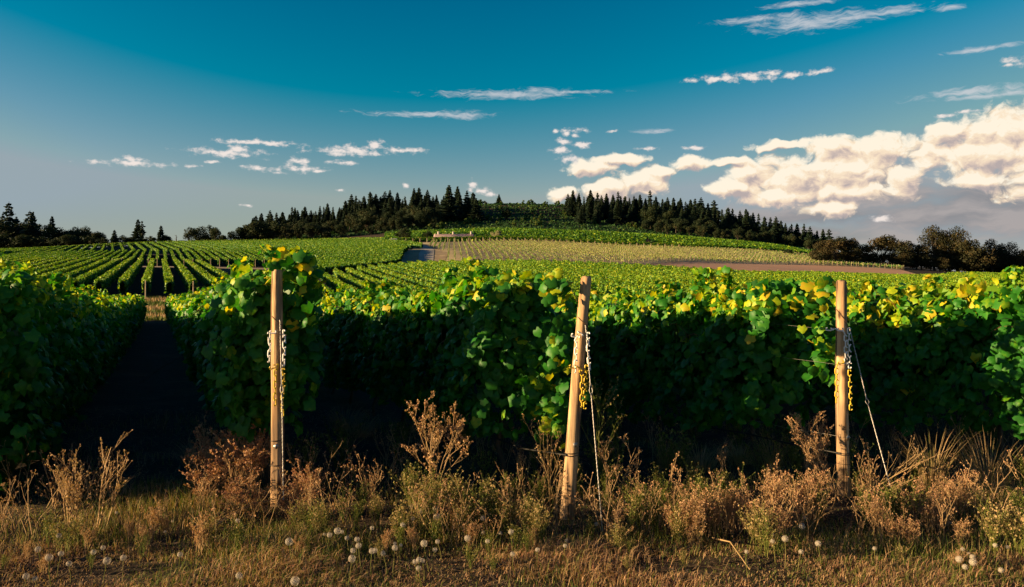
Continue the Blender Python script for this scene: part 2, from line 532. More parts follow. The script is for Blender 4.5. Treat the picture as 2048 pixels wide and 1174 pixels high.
M_verge = simple('dry_verge', (0.28, 0.20, 0.11), 0.95, 0.3, 2, 0.35, 0.3)
M_strawf = simple('straw_ground', (0.42, 0.33, 0.18), 0.95, 0.3, 2, 0.30, 0.10)
M_wall = simple('house_render', (0.50, 0.45, 0.40), 0.9, 0.1, 8, 0.1, 0.5)
M_rooft = simple('roof_tile', (0.50, 0.37, 0.34), 0.85, 0.2, 8, 0.12, 0.5)
M_glass = simple('window_glass', (0.03, 0.04, 0.05), 0.1, 0, 20, 0.1)
M_car = simple('white_paint', (0.75, 0.75, 0.75), 0.3, 0, 20, 0.03)
M_tyre = simple('tyre_rubber', (0.02, 0.02, 0.02), 0.8)

# tilled soil: fine furrow lines, warm brown
M_till, q, p, out = mat('tilled_soil')
geo = q.node('ShaderNodeNewGeometry')
n1 = q.noise(q.vec('MULTIPLY', geo.outputs['Position'], (0.03, 0.25, 0.2)), 1.0, 6, 0.65)
n2 = q.noise(q.vec('MULTIPLY', geo.outputs['Position'], (0.02, 1.1, 0.0)), 1.0, 3, 0.6)
c_ = q.mix(n1, (0.40, 0.20, 0.11, 1), (0.62, 0.34, 0.19, 1))
c_ = q.mix(q.math('MULTIPLY', q.smooth(n2, 0.5, 0.7), 0.35), c_, (0.11, 0.07, 0.05, 1))
q.set(p.inputs['Base Color'], c_)
p.inputs['Roughness'].default_value = 0.95

# general ground: dark soil with straw litter, greener and drier patches
M_ground, q, p, out = mat('vineyard_soil')
geo = q.node('ShaderNodeNewGeometry')
P = geo.outputs['Position']
a1 = q.noise(P, 0.9, 8, 0.65)
a2 = q.noise(P, 16.0, 6, 0.7)
a3 = q.noise(P, 70.0, 3, 0.6)
c_ = q.ramp(a2, [(0.35, (0.018, 0.013, 0.009)), (0.6, (0.055, 0.040, 0.028)), (0.75, (0.20, 0.15, 0.10))])
c_ = q.mix(q.math('MULTIPLY', q.smooth(a1, 0.5, 0.65), 0.55), c_, (0.11, 0.08, 0.045, 1))
c_ = q.mix(q.math('MULTIPLY', q.smooth(a3, 0.55, 0.7), 0.35), c_, (0.24, 0.18, 0.11, 1))
q.set(p.inputs['Base Color'], c_)
p.inputs['Roughness'].default_value = 0.95
p.inputs['Specular IOR Level'].default_value = 0.15
b_ = q.node('ShaderNodeBump', {'Strength': 0.9, 'Distance': 0.03, 'Height': q.math('ADD', a2, q.math('MULTIPLY', a3, 0.4))})
q.set(p.inputs['Normal'], b_)

# weathered post wood: long grain, dark checks, knots, grey bloom
M_wood, q, p, out = mat('weathered_post_wood')
tcn = q.node('ShaderNodeTexCoord')
O = tcn.outputs['Object']
oi = q.node('ShaderNodeObjectInfo')
O2 = q.vec('ADD', O, q.node('ShaderNodeCombineXYZ', {0: q.math('MULTIPLY', oi.outputs['Random'], 9.0), 1: 0.0, 2: q.math('MULTIPLY', oi.outputs['Random'], 5.0)}))
g1 = q.noise(q.vec('MULTIPLY', O2, (16, 16, 1.1)), 1.0, 8, 0.7, 0.5)
g2 = q.noise(q.vec('MULTIPLY', O2, (9, 9, 2.6)), 1.0, 4, 0.6)
g3 = q.noise(q.vec('MULTIPLY', O2, (26, 26, 0.55)), 1.0, 4, 0.7, 0.8)
kn = q.node('ShaderNodeTexVoronoi', {'Vector': q.vec('MULTIPLY', O2, (7, 7, 2.6)), 'Scale': 1.0})
c_ = q.mix(q.smooth(g1, 0.32, 0.68), (0.22, 0.12, 0.06, 1), (0.66, 0.44, 0.24, 1))
c_ = q.mix(q.math('MULTIPLY', q.smooth(g2, 0.46, 0.64), 0.5), c_, (0.17, 0.125, 0.09, 1))
c_ = q.mix(q.math('MULTIPLY', q.smooth(g3, 0.54, 0.62), 0.9), c_, (0.05, 0.03, 0.02, 1))
c_ = q.mix(q.math('SUBTRACT', 1.0, q.smooth(kn.outputs[0], 0.05, 0.16)), c_, (0.06, 0.035, 0.022, 1))
q.set(p.inputs['Base Color'], c_)
p.inputs['Roughness'].default_value = 0.85
p.inputs['Specular IOR Level'].default_value = 0.2
q.set(p.inputs['Normal'], q.node('ShaderNodeBump', {'Strength': 0.8, 'Distance': 0.006, 'Height': q.math('SUBTRACT', g1, q.math('MULTIPLY', q.smooth(g3, 0.6, 0.7), 1.2))}))

# ------------------------------------------------------------------ ground sheet
rg = np.random.default_rng(7)
ti = np.concatenate([np.linspace(-4, -0.9, 26)[:-1], np.linspace(-0.9, 0.9, 271), np.linspace(0.9, 4, 26)[1:]])
yj = np.concatenate([np.linspace(-120, 0, 13)[:-1], np.linspace(0, 12, 61)[:-1], 12 + (60 - 12) * np.linspace(0, 1, 61)[:-1] ** 1.3,
                     np.linspace(60, 640, 170)[:-1], 640 + (8900 - 640) * np.linspace(0, 1, 30) ** 2])
wj = np.sqrt(yj ** 2 + 12.0 ** 2)
X = ti[None, :] * wj[:, None]
Y = np.broadcast_to(yj[:, None], X.shape)
Z = hgt(X, Y)
nx, ny = len(ti), len(yj)
idx = np.arange(nx * ny).reshape(ny, nx)
Q4 = np.stack([idx[:-1, :-1], idx[:-1, 1:], idx[1:, 1:], idx[1:, :-1]], axis=-1).reshape(-1, 4)
ob('ground', mesh_np('ground', np.stack([X, Y, Z], -1).reshape(-1, 3), Q4, M_ground, smooth=True), kind='structure')


def sheet(name, near, far, m, lift=0.06, n=60, k=14, **props):
    """strip of ground between two curves given as (photo column, distance) pairs"""
    def res(c):
        c = np.array([(at(px, Yv), Yv) for px, Yv in c], float)
        s = np.concatenate([[0], np.cumsum(np.linalg.norm(np.diff(c, axis=0), axis=1))])
        u = np.linspace(0, s[-1], n)
        return np.stack([np.interp(u, s, c[:, 0]), np.interp(u, s, c[:, 1])], -1)
    A, B = res(near), res(far)
    f = np.linspace(0, 1, k)[:, None, None]
    G = A[None] * (1 - f) + B[None] * f
    Zs = hgt(G[..., 0], G[..., 1]) + lift
    V = np.concatenate([G, Zs[..., None]], -1).reshape(-1, 3)
    ii = np.arange(n * k).reshape(k, n)
    Qs = np.stack([ii[:-1, :-1], ii[:-1, 1:], ii[1:, 1:], ii[1:, :-1]], axis=-1).reshape(-1, 4)
    return ob(name, mesh_np(name, V, Qs, m, smooth=True), **props)


sheet('straw_field', [(868, 203), (1000, 203), (1250, 206), (1330, 222), (1400, 242), (1500, 258), (1600, 270), (1700, 274), (1800, 270)],
      [(822, 333), (1000, 335), (1250, 335), (1500, 335), (1620, 330), (1720, 305), (1790, 285), (1800, 278), (1803, 274)], M_strawf, kind='structure')
sheet('tilled_field', [(1235, 199), (1400, 199), (1600, 200), (1700, 212), (1830, 232), (1850, 238)],
      [(1235, 204), (1330, 221), (1400, 241), (1500, 257), (1600, 269), (1700, 273), (1800, 269), (1850, 245)], M_till, kind='structure', n=80)
sheet('farm_road', [(836, 196), (838, 230), (843, 262), (836, 290), (806, 314), (770, 325)], [(866, 196), (868, 230), (868, 262), (856, 300), (815, 322), (775, 332)], M_road, lift=0.12, kind='structure')
sheet('road_verge', [(800, 196), (806, 235), (826, 268), (826, 286), (800, 305), (765, 318)], [(886, 196), (898, 235), (880, 268), (866, 305), (815, 328), (775, 338)], M_verge, lift=0.07, kind='structure')
sheet('field_track', [(1000, 440), (1020, 415), (1050, 385), (1062, 360)], [(1013, 440), (1036, 415), (1064, 385), (1078, 360)], M_verge, lift=0.15, kind='structure')
sheet('grass_headland', [(-300, 166), (0, 166), (320, 166), (560, 168)], [(-300, 182), (0, 182), (320, 181), (560, 176)], M_verge, lift=0.05, kind='structure')
sheet('woodland_edge_path', [(760, 449), (900, 448), (1000, 446), (1100, 443), (1290, 447), (1290, 448)], [(760, 454), (900, 453), (1000, 452), (1100, 449), (1290, 452), (1290, 453)], M_verge, lift=0.2, kind='structure')

# ------------------------------------------------------------------ vine leaves
def leaf_template(kind, rs):
    """lobed vine leaf in the xy plane, stalk at the origin, tip toward -y; folded along the midrib"""
    if kind == 'full':
        ang = np.array([80, 55, 32, 12, -12, -35, -55, -75, -90, -105, -125, -145, -168, -192, -212, -235, -260]) * PI / 180
        rad = np.array([0.22, 0.50, 0.55, 0.50, 0.60, 0.58, 0.51, 0.59, 0.66, 0.59, 0.51, 0.58, 0.60, 0.50, 0.55, 0.50, 0.22])
        rad = rad * (1 + rs.uniform(-0.12, 0.12, len(rad)))
        c = np.array([0, -0.08])
    else:
        ang = np.array([70, 20, -35, -90, -145, -200, -250]) * PI / 180
        rad = np.array([0.42, 0.56, 0.56, 0.66, 0.56, 0.56, 0.42]) * (1 + rs.uniform(-0.12, 0.12, 7))
        c = np.array([0, -0.08])
    x = c[0] + rad * np.cos(ang)
    y = c[1] + rad * np.sin(ang) - 0.12
    fold = rs.uniform(0.10, 0.55)
    cup = rs.uniform(-0.25, 0.35)
    z = -fold * np.abs(x) * 0.6 - cup * (x ** 2 + y ** 2) + rs.uniform(-0.04, 0.04, len(x)) - 0.25 * np.clip(-y - 0.4, 0, 1)
    V = np.vstack([[0, -0.02, 0.02], [0, -0.35, 0.02], np.stack([x, y, z], 1)])
    n = len(x)
    T = []
    for i in range(n - 1):
        hub = 0 if (i < 3 or i >= n - 4) else 1
        T.append((hub, 2 + i, 2 + i + 1))
    if n == 17:
        T += [(0, 5, 1), (0, 1, 15)]
    else:
        T = [(0, 2 + i, 3 + i) for i in range(n - 1)]
        V = np.vstack([V[:1], V[:1] * 1.0, V[2:]])
    return V, np.array(T)


rs = np.random.RandomState(3)
FULL = [leaf_template('full', rs) for _ in range(7)]
MIDL = [leaf_template('mid', rs) for _ in range(4)]
QUAD = (np.array([(-0.5, -0.45, 0), (0.5, -0.45, -0.05), (0.55, 0.4, -0.12), (0, 0.62, 0.1), (-0.5, 0.45, -0.1)]), np.array([(0, 1, 2), (0, 2, 3), (0, 3, 4)]))
DIAM = (np.array([(0, -0.55, 0), (0.5, 0.0, -0.08), (0, 0.6, 0.0), (-0.5, 0.05, -0.08)]), np.array([(0, 1, 2), (0, 2, 3)]))

LEAF_TONES = [0.30, 0.42, 0.52, 0.64, 0.78, 0.93]
LEAF_MESH = []
for k_, (V_, T_) in enumerate(FULL):
    LEAF_MESH.append([mesh_np('leaf', V_, T_, M_vine, np.full(len(V_), tn)) for tn in LEAF_TONES])

M_SLOPE = (318 - 1024) / F
ROWDIR = np.array([M_SLOPE, 1.0]) / math.hypot(M_SLOPE, 1)
ROWSIDE = np.array([ROWDIR[1], -ROWDIR[0]])                       # to the right of the row


def bump1(s, seed, amp=1.0):
    return amp * (0.5 * np.sin(s * 0.9 + seed * 1.3) + 0.3 * np.sin(s * 2.3 + seed * 2.1) + 0.2 * np.sin(s * 5.1 + seed * 0.7))


def near_row(k, c, y0, y1, seed, extra=()):
    """one row of block one with leaves in full detail close to the camera"""
    r = np.random.default_rng(seed)
    m = M_SLOPE
    L = math.hypot(1, m)
    base = np.array([c + m * y0, y0])
    root = thing('vine_row', '', 'vine row', (base[0], base[1], h1(*base)), 'rows of vines in the nearest block')
    org = np.array([base[0], base[1], h1(*base)])
    tot = (y1 - y0) * L

    def pos(s, w, hh):
        xy = base[None] + s[:, None] * ROWDIR[None] + w[:, None] * ROWSIDE[None]
        return np.column_stack([xy, hgt(xy[:, 0], xy[:, 1]) + hh])

    def topz(s):
        t = (1.72 if k < 2 else 1.68 if k == 2 else 1.62) + 0.12 * bump1(s, seed) - 0.10 * np.clip((s - 2) / 6, 0, 1)
        return t

    allp, alln, allu, allsz, allt = [], [], [], [], []
    near_len = min(tot, 9.0 if k in (1, 2, 3, 4) else 7.0)
    zones = [(0.0, near_len, 1150 if k in (0, 1, 2, 3, 4) else 400, (0.060, 0.112), 'full'),
             (near_len, min(tot, 22.0), 480, (0.085, 0.13), 'mid'), (min(tot, 22.0), tot, 220, (0.13, 0.20), 'quad')]
    fol = Acc()
    near = None
    for s0, s1, dens, sz, kind in zones:
        if s1 <= s0:
            continue
        n = int((s1 - s0) * dens)
        s = r.uniform(s0, s1, n)
        # 72 % on the two faces, the rest on the top and inside
        f = r.random(n)
        side = np.where(r.random(n) < (0.72 if kind == 'full' else 0.6), -1, 1)
        tz = topz(s)
        bot = (0.36 if k > 1 else 0.46 if k == 1 else 0.10) + 0.16 * bump1(s * 1.7, seed + 4)
        u = r.random(n) ** 0.85
        hh = bot + (tz - bot) * u
        half = (0.22 + 0.11 * np.sin(u * PI) + 0.10 * bump1(s * 2.4 + hh * 3, seed + 2) + 0.05 * np.sin(s * 9 + hh * 11))
        w = side * half * r.uniform(0.80, 1.12, n)
        topm = f > 0.80
        w = np.where(topm, r.uniform(-0.26, 0.26, n), w)
        hh = np.where(topm, tz + r.uniform(-0.14, 0.05, n), hh)
        inn = (f > 0.66) & ~topm
        w = np.where(inn, w * r.uniform(0.0, 0.85, n), w)
        # shoots that stick out of the top and the face
        sh = (r.random(n) < 0.11)
        shs = np.round(s / 0.42) * 0.42 + r.normal(0, 0.035, n)
        amp = np.abs(np.sin(np.round(s / 0.42) * 12.9898 * (seed % 7 + 1)))
        s = np.where(sh, shs, s)
        hh = np.where(sh, tz - 0.03 + amp ** 2 * 0.34 * r.random(n), hh)
        w = np.where(sh, 0.10 * np.sin(shs * 7) + r.normal(0, 0.035, n), w)
        s = np.clip(s, -0.1, tot)
        p = pos(s, w, hh)
        out3 = np.column_stack([ROWSIDE[0] * np.sign(w), ROWSIDE[1] * np.sign(w), np.zeros(n)])
        face_w = np.clip(np.abs(w) / 0.25, 0.2, 1)[:, None]
        nr = out3 * face_w * 1.0 + np.array([0, 0, 0.50]) + r.normal(0, 0.62, (n, 3))
        nr = np.where((topm | sh)[:, None], np.array([0, 0, 0.6]) + r.normal(0, 0.75, (n, 3)), nr)
        if k >= 0:
            endw = np.clip(1 - s / 0.35, 0, 1)[:, None]
            nr = nr + endw * np.array([0, -1.2, 0.0])
        upv = np.tile(np.array([0.0, 0, 1.0]), (n, 1)) + r.normal(0, 0.45, (n, 3))
        size = r.uniform(sz[0], sz[1], n) * np.where(sh, 0.75, 1.0)
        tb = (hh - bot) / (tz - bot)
        tone = 0.39 + 0.13 * r.standard_normal(n) * 0.8 - 0.10 * (np.sin(s * 2.9 + seed) * np.sin(hh * 6 + seed) > 0.25) + 0.21 * np.clip((tb - 0.74) / 0.26, 0, 1)  # top tones raised to look sunlit; dark patches stand for shaded gaps
        yel = r.random(n) < np.where(tb > 0.86, 0.45, np.where(tb > 0.68, 0.07, 0.010))  # young yellow leaves, their share on top raised for a sunlit look
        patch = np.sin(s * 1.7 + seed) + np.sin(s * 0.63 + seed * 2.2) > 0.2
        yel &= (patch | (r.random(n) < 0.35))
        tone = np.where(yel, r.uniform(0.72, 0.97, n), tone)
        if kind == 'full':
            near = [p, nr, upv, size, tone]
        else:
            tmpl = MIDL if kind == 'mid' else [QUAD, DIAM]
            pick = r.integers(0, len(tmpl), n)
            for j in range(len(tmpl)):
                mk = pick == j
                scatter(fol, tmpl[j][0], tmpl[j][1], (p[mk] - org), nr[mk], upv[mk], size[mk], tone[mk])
    # close the near end of the hedge
    if k <= 4:
        n_ = 620
        w_ = r.normal(0, 0.15, n_).clip(-0.33, 0.33)
        h_ = 0.7 + (1.72 - 0.7) * r.random(n_) ** 0.8
        w_ *= np.where(h_ < 1.0, 0.6, 1.0)
        s_ = r.uniform(-0.02, 0.35, n_)
        p = pos(s_, w_, h_)
        nr = np.array([-0.1, -0.9, 0.4]) + r.normal(0, 0.5, (n_, 3))
        upv = np.array([0, 0, 1.0]) + r.normal(0, 0.45, (n_, 3))
        tone = 0.42 + 0.11 * r.standard_normal(n_)
        near = [np.concatenate([near[0], p]), np.concatenate([near[1], nr]), np.concatenate([near[2], upv]),
                np.concatenate([near[3], r.uniform(0.06, 0.11, n_)]), np.concatenate([near[4], tone])]
    # extra leaf clusters: (px, py, Y, radius px, n, yellow share)
    for (px, py, Yv, rx, ry, n, ys) in extra:
        cx, cz = at(px, Yv), ztop(py, Yv)
        a = r.normal(0, 0.45, (n, 3))
        p = np.column_stack([cx + a[:, 0] * rx * Yv / F, Yv + a[:, 1] * 0.16, cz + a[:, 2] * ry * Yv / F])
        nr = np.array([-0.1, -0.9, 0.45]) + r.normal(0, 0.55, (n, 3))
        upv = np.array([0, 0, 1.0]) + r.normal(0, 0.45, (n, 3))
        tone = np.where(r.random(n) < ys, r.uniform(0.72, 0.97, n), 0.44 + 0.1 * r.standard_normal(n))
        near = [np.concatenate([near[0], p]), np.concatenate([near[1], nr]), np.concatenate([near[2], upv]),
                np.concatenate([near[3], r.uniform(0.065, 0.105, n)]), np.concatenate([near[4], tone])]
    p, nr, upv, size, tone = near
    n = len(p)
    # the leaves that show largest: close, on the outside facing the camera
    d = np.linalg.norm(p - np.array([0, 0, H0]), axis=1)
    px = 1024 + F * p[:, 0] / p[:, 1]
    wloc = ((p[:, :2] - base[None]) @ ROWSIDE)
    sloc = ((p[:, :2] - base[None]) @ ROWDIR)
    score = size / d * (1.0 + 0.5 * (wloc < -0.15) + 0.6 * (sloc < 0.15) + 0.4 * (p[:, 2] > org[2] + 1.6))
    score = np.where((px < -20) | (px > 2068), 0, score)
    best = np.zeros(n, bool)
    quota = 300 if k in (1, 2, 3, 4) else 120
    if k <= 4:
        best[np.argsort(-score)[:quota]] = True
    pick = r.integers(0, len(FULL), n)
    for j in range(len(FULL)):
        mk = (pick == j) & ~best
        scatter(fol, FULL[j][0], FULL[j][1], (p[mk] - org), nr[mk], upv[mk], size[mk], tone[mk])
    for i in np.nonzero(best)[0]:
        ti_ = int(np.argmin([abs(t_ - tone[i]) for t_ in LEAF_TONES]))
        z_ = Vector(nr[i]).normalized()
        x_ = Vector(upv[i]).cross(z_).normalized()
        y_ = z_.cross(x_)
        M_ = Matrix((x_, y_, z_)).transposed().to_4x4()
        lf = bpy.data.objects.new('leaf', LEAF_MESH[pick[i]][ti_])
        lf.parent = root
        lf.matrix_local = Matrix.Translation(Vector(p[i] - org)) @ M_ @ Matrix.Scale(float(size[i]), 4)
        COL.objects.link(lf)
    # dark leafy heart so that the hedge is dense
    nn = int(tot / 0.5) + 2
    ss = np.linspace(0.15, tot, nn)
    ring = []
    cb = 0.80 if k > 0 else 0.02  # left rows: heart lowered to keep sun streaks off the aisle
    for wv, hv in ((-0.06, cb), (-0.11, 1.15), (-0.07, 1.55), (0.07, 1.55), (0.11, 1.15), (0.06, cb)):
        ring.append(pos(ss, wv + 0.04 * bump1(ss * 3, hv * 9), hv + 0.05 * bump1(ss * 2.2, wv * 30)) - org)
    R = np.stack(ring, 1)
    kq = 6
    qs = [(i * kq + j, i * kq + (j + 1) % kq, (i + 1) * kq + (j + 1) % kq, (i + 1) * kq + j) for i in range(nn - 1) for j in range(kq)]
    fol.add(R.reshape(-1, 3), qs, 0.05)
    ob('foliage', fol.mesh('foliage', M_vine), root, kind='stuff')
    # trunks with canes
    for i, s_ in enumerate(np.arange(0.5, min(tot, 24), 1.5)):
        A = Acc()
        b0 = base + s_ * ROWDIR
        zz = h1(*b0) - org[2]
        q_ = [(b0[0] - org[0] + 0.03 * math.sin(j * 2.1 + i), b0[1] - org[1] + 0.03 * math.cos(j * 1.7 + i), zz - 0.05 + j * 0.17) for j in range(6)]
        A.tube(q_, 0.028, 0.018, 6)
        ob('trunk', A.mesh('trunk', M_bark), root)
    if k <= 4:
        for i in range(16):
            A = Acc()
            s_ = r.uniform(0, near_len * 0.8)
            z0 = r.uniform(1.0, 1.6)
            p0 = pos(np.array([s_]), np.array([-0.22]), np.array([z0]))[0] - org
            dv = r.normal(0, 0.5, 3) + np.array([-0.3, -0.3, 0.5])
            pts = [p0 + dv * t_ * 0.45 + np.array([0, 0, -0.3 * t_ * t_]) for t_ in np.linspace(0, 1, 5)]
            A.tube(pts, 0.0045, 0.002, 4)
            ob('cane', A.mesh('cane', M_cane), root)
    return root


def wires_of(root_xy, c, y0, y1, heights, label_tail, k):
    for hz_, what, mt, rad in heights:
        A = Acc()
        ys = np.linspace(y0, y1, 40)
        xs = c + M_SLOPE * ys - 0.05
        zs = hgt(xs, ys) + hz_ - 0.03 * np.abs(np.sin(ys * 0.55))
        o0 = np.array([xs[0], ys[0], zs[0]])
        A.tube(np.column_stack([xs, ys, zs]) - o0, rad, rad, 4)
        nm = 'trellis_wire' if what != 'drip' else 'drip_hose'
        lb = {'top': 'thin upper trellis wire', 'mid': 'thin middle trellis wire', 'low': 'thin low trellis wire', 'drip': 'black drip hose slung low'}[what] + label_tail
        thing(nm, lb, 'wire' if what != 'drip' else 'hose', tuple(o0), 'wires and hoses along the nearest rows', A.mesh(nm, mt))


ROWS = {}
rows_def = [(-1, -3.65, 9.0), (0, -1.38, 5.95), (1, 0.914, 6.38), (2, 3.03, 6.64), (3, 5.51, 6.95), (4, 7.85, 7.0), (5, 10.2, 7.6), (6, 12.5, 8.0), (7, 14.8, 8.6), (8, 17.1, 9.0),
            (9, 19.4, 10.0), (10, 21.7, 11.0), (11, 24.0, 12.0), (12, 26.3, 13)]
EXTRA = {
    1: [(598, 555, 6.25, 46, 42, 70, 0.35), (600, 520, 6.2, 40, 22, 34, 0.5), (605, 620, 6.45, 32, 60, 60, 0.12), (592, 740, 6.45, 14, 70, 26, 0.10), (565, 515, 6.3, 20, 14, 20, 0.6),
        (505, 830, 6.6, 40, 45, 60, 0.06), (490, 590, 6.7, 60, 50, 60, 0.25)],
    2: [(1108, 575, 6.0, 24, 34, 46, 0.4), (1110, 552, 6.0, 12, 12, 10, 0.8), (1000, 570, 7.1, 50, 26, 60, 0.3), (1115, 690, 6.5, 44, 90, 90, 0.06), (1110, 800, 6.5, 36, 70, 60, 0.06), (1090, 850, 6.15, 14, 18, 6, 0.9), (1060, 760, 6.6, 60, 80, 90, 0.04)],
    3: [(1655, 572, 6.6, 22, 18, 26, 0.5), (1625, 600, 6.7, 50, 30, 50, 0.3), (1640, 700, 6.75, 40, 90, 60, 0.05)],
    4: [(1940, 575, 7.6, 26, 24, 26, 0.8), (1930, 620, 7.6, 60, 34, 50, 0.35), (1800, 585, 8.2, 24, 22, 22, 0.5)],
    0: [(20, 560, 8.0, 50, 26, 50, 0.5), (60, 575, 8.1, 50, 26, 50, 0.3)]}
LB = {-1: 'far left vine row, only its top in view behind the shaded row',
      0: 'deeply shaded vine row on the left side of the dark grassy aisle',
      1: 'vine row behind the leftmost wooden post, its shoots hanging over the post top',
      2: 'vine row behind the leaning middle wooden post, with yellow leaves along its top',
      3: 'vine row running back behind the right wooden post with the guy wire to its right',
      4: 'rightmost near vine row, one tall yellow-leaved shoot near the picture edge'}
for k, c, y0 in rows_def:
    if k in LB:
        rt = near_row(k, c, y0, 57.0, 11 + k * 5, EXTRA.get(k, ()))
        rt['label'] = LB[k]
        ROWS[k] = rt


# ------------------------------------------------------------------ farther rows: one mesh each
def far_row(path, seed, dens, sz, top=1.75, bot=0.5, half=0.28, tone0=0.45, yel=0.1, ragged=0.12, m=None, core=True, two=True):
    r = np.random.default_rng(seed)
    P_ = np.asarray(path, float)
    seg = np.linalg.norm(np.diff(P_, axis=0), axis=1)
    S_ = np.concatenate([[0], np.cumsum(seg)])
    tot = S_[-1]
    org = np.array([P_[0, 0], P_[0, 1], h1(*P_[0])])
    n = max(8, int(tot * dens))
    s = r.uniform(0, tot, n)
    x = np.interp(s, S_, P_[:, 0])
    y = np.interp(s, S_, P_[:, 1])
    d = (P_[-1] - P_[0]) / np.linalg.norm(P_[-1] - P_[0])
    sd = np.array([d[1], -d[0]])
    tz = top + ragged * bump1(s * 1.3, seed)
    u = r.random(n) ** 0.7
    w = np.where(r.random(n) < 0.5, -1, 1) * half * r.uniform(0.7, 1.2, n)
    topm = r.random(n) < 0.35
    w = np.where(topm, r.uniform(-half, half, n), w)
    hh = np.where(topm, tz + r.uniform(-0.1, 0.08, n), bot + (tz - bot) * u)
    X_, Y_ = x + sd[0] * w, y + sd[1] * w
    p = np.column_stack([X_, Y_, hgt(X_, Y_) + hh]) - org
    nr = np.column_stack([sd[0] * np.sign(w), sd[1] * np.sign(w), np.full(n, 0.5)]) + r.normal(0, 0.5, (n, 3))
    nr[topm] = np.array([0, 0, 1.0]) + r.normal(0, 0.6, (topm.sum(), 3))
    tone = tone0 + r.normal(0, 0.12, n) + 0.18 * np.clip((hh - bot) / (tz - bot) - 0.7, 0, 0.3) / 0.3
    tone = np.where(r.random(n) < yel, r.uniform(0.75, 1.0, n), tone)
    A = Acc()
    scatter(A, DIAM[0], DIAM[1], p, nr, np.array([0, 0, 1.0]) + r.normal(0, 0.5, (n, 3)), r.uniform(sz * 0.75, sz * 1.25, n), tone)
    if core:
        nn = max(3, int(tot / 2.0) + 2)
        ss = np.linspace(0, tot, nn)
        cx, cy = np.interp(ss, S_, P_[:, 0]), np.interp(ss, S_, P_[:, 1])
        ring = []
        for wv, hv in ((-0.7, bot + 0.1), (-0.8, top - 0.35), (0.0, top - 0.06), (0.8, top - 0.35), (0.7, bot + 0.1)):
            ww = half * wv * (1 + 0.25 * bump1(ss * 1.1, seed + hv))
            xx, yy = cx + sd[0] * ww, cy + sd[1] * ww
            ring.append(np.column_stack([xx, yy, hgt(xx, yy) + hv + 0.07 * bump1(ss * 1.9, seed + wv)]) - org)
        R = np.stack(ring, 1)
        kq = 5
        qs = [(i * kq + j, i * kq + (j + 1) % kq, (i + 1) * kq + (j + 1) % kq, (i + 1) * kq + j) for i in range(nn - 1) for j in range(kq)]
        A.add(R.reshape(-1, 3), qs, 0.25)
    return A, org, m or M_vfar


def put_row(name, A, org, m, label, group, cat='vine row'):
    return thing(name, label, cat, tuple(org), group, A.mesh(name, m))


def line_row(c, m_, ya, yb, step=4.0):
    ys = np.arange(ya, yb + step, step)
    ys[-1] = yb
    return np.column_stack([c + m_ * ys, ys])


# remaining rows of the nearest block, seen as tops only
for k, c, y0 in rows_def:
    if k in LB:
        continue
    A, o_, m_ = far_row(line_row(c, M_SLOPE, y0, 57.0), 300 + k, 80, 0.19, yel=0.16, ragged=0.14, top=1.68)
    put_row('vine_row', A, o_, m_, f'{nth(k)} vine row from the left of the nearest block, just its yellow-green top showing' if k > 0 else 'vine row left of the picture', 'rows of vines in the nearest block')

# block A: beyond the cross lane, straight up the slope
cA = [78 * (at(300, 78) / 78 - M_SLOPE)]
rowsA = []
c0A = 0.914 + 0.1
for i in range(-15, 12):
    c = c0A + i * 2.3
    ya, yb = 78.0, 165.0
    # stay inside the photo's reach and left of the valley field
    xb = c + M_SLOPE * yb
    if c + M_SLOPE * ya > at(500, ya) + 0.5:
        continue
    rowsA.append((c, ya, yb))
GROUP_A = 'rows of the middle left block below the brown headland'
for i, (c, ya, yb) in enumerate(rowsA):
    A, o_, m_ = far_row(line_row(c, M_SLOPE, ya, yb), 400 + i, 75, 0.24, yel=0.12, top=1.75, half=0.33, ragged=0.1)
    put_row('vine_row', A, o_, m_, f'{nth(i)} row from the left climbing the block beyond the end of the dark aisle', GROUP_A)

# block B: big valley block to the right
mB = -0.30
far_edge = ([560, 640, 740, 840, 1000, 1250, 1500, 1830, 2048, 2400], [112, 130, 165, 190, 196, 198, 197, 225, 285, 290])
rowsB = []
for i in range(0, 120):
    c = -18 + i * 2.9
    ya = 76.0
    # walk to the far edge
    ys = np.arange(ya, 300, 1.0)
    xs = c + mB * ys
    pxs = 1024 + F * xs / ys
    lim = np.interp(pxs, far_edge[0], far_edge[1])
    ok = (ys < lim) & (pxs > 555)
    if not ok.any():
        continue
    ys = ys[ok]
    pv = pxs[ok]
    vis = (pv < 2120)
    if vis.sum() < 6:
        continue
    ys = ys[vis]
    rowsB.append((c, ys[0], ys[-1]))
rowsB = rowsB[:84]
GROUP_B = 'rows of the broad valley block behind the wooden posts'
for i, (c, ya, yb) in enumerate(rowsB):
    A, o_, m_ = far_row(line_row(c, mB, ya, yb), 600 + i, 36, 0.30, yel=0.12, top=1.62, half=0.27, ragged=0.14, bot=0.35)
    put_row('vine_row', A, o_, m_, f'{nth(i)} row from the left across the valley block in front of the tilled field', GROUP_B)

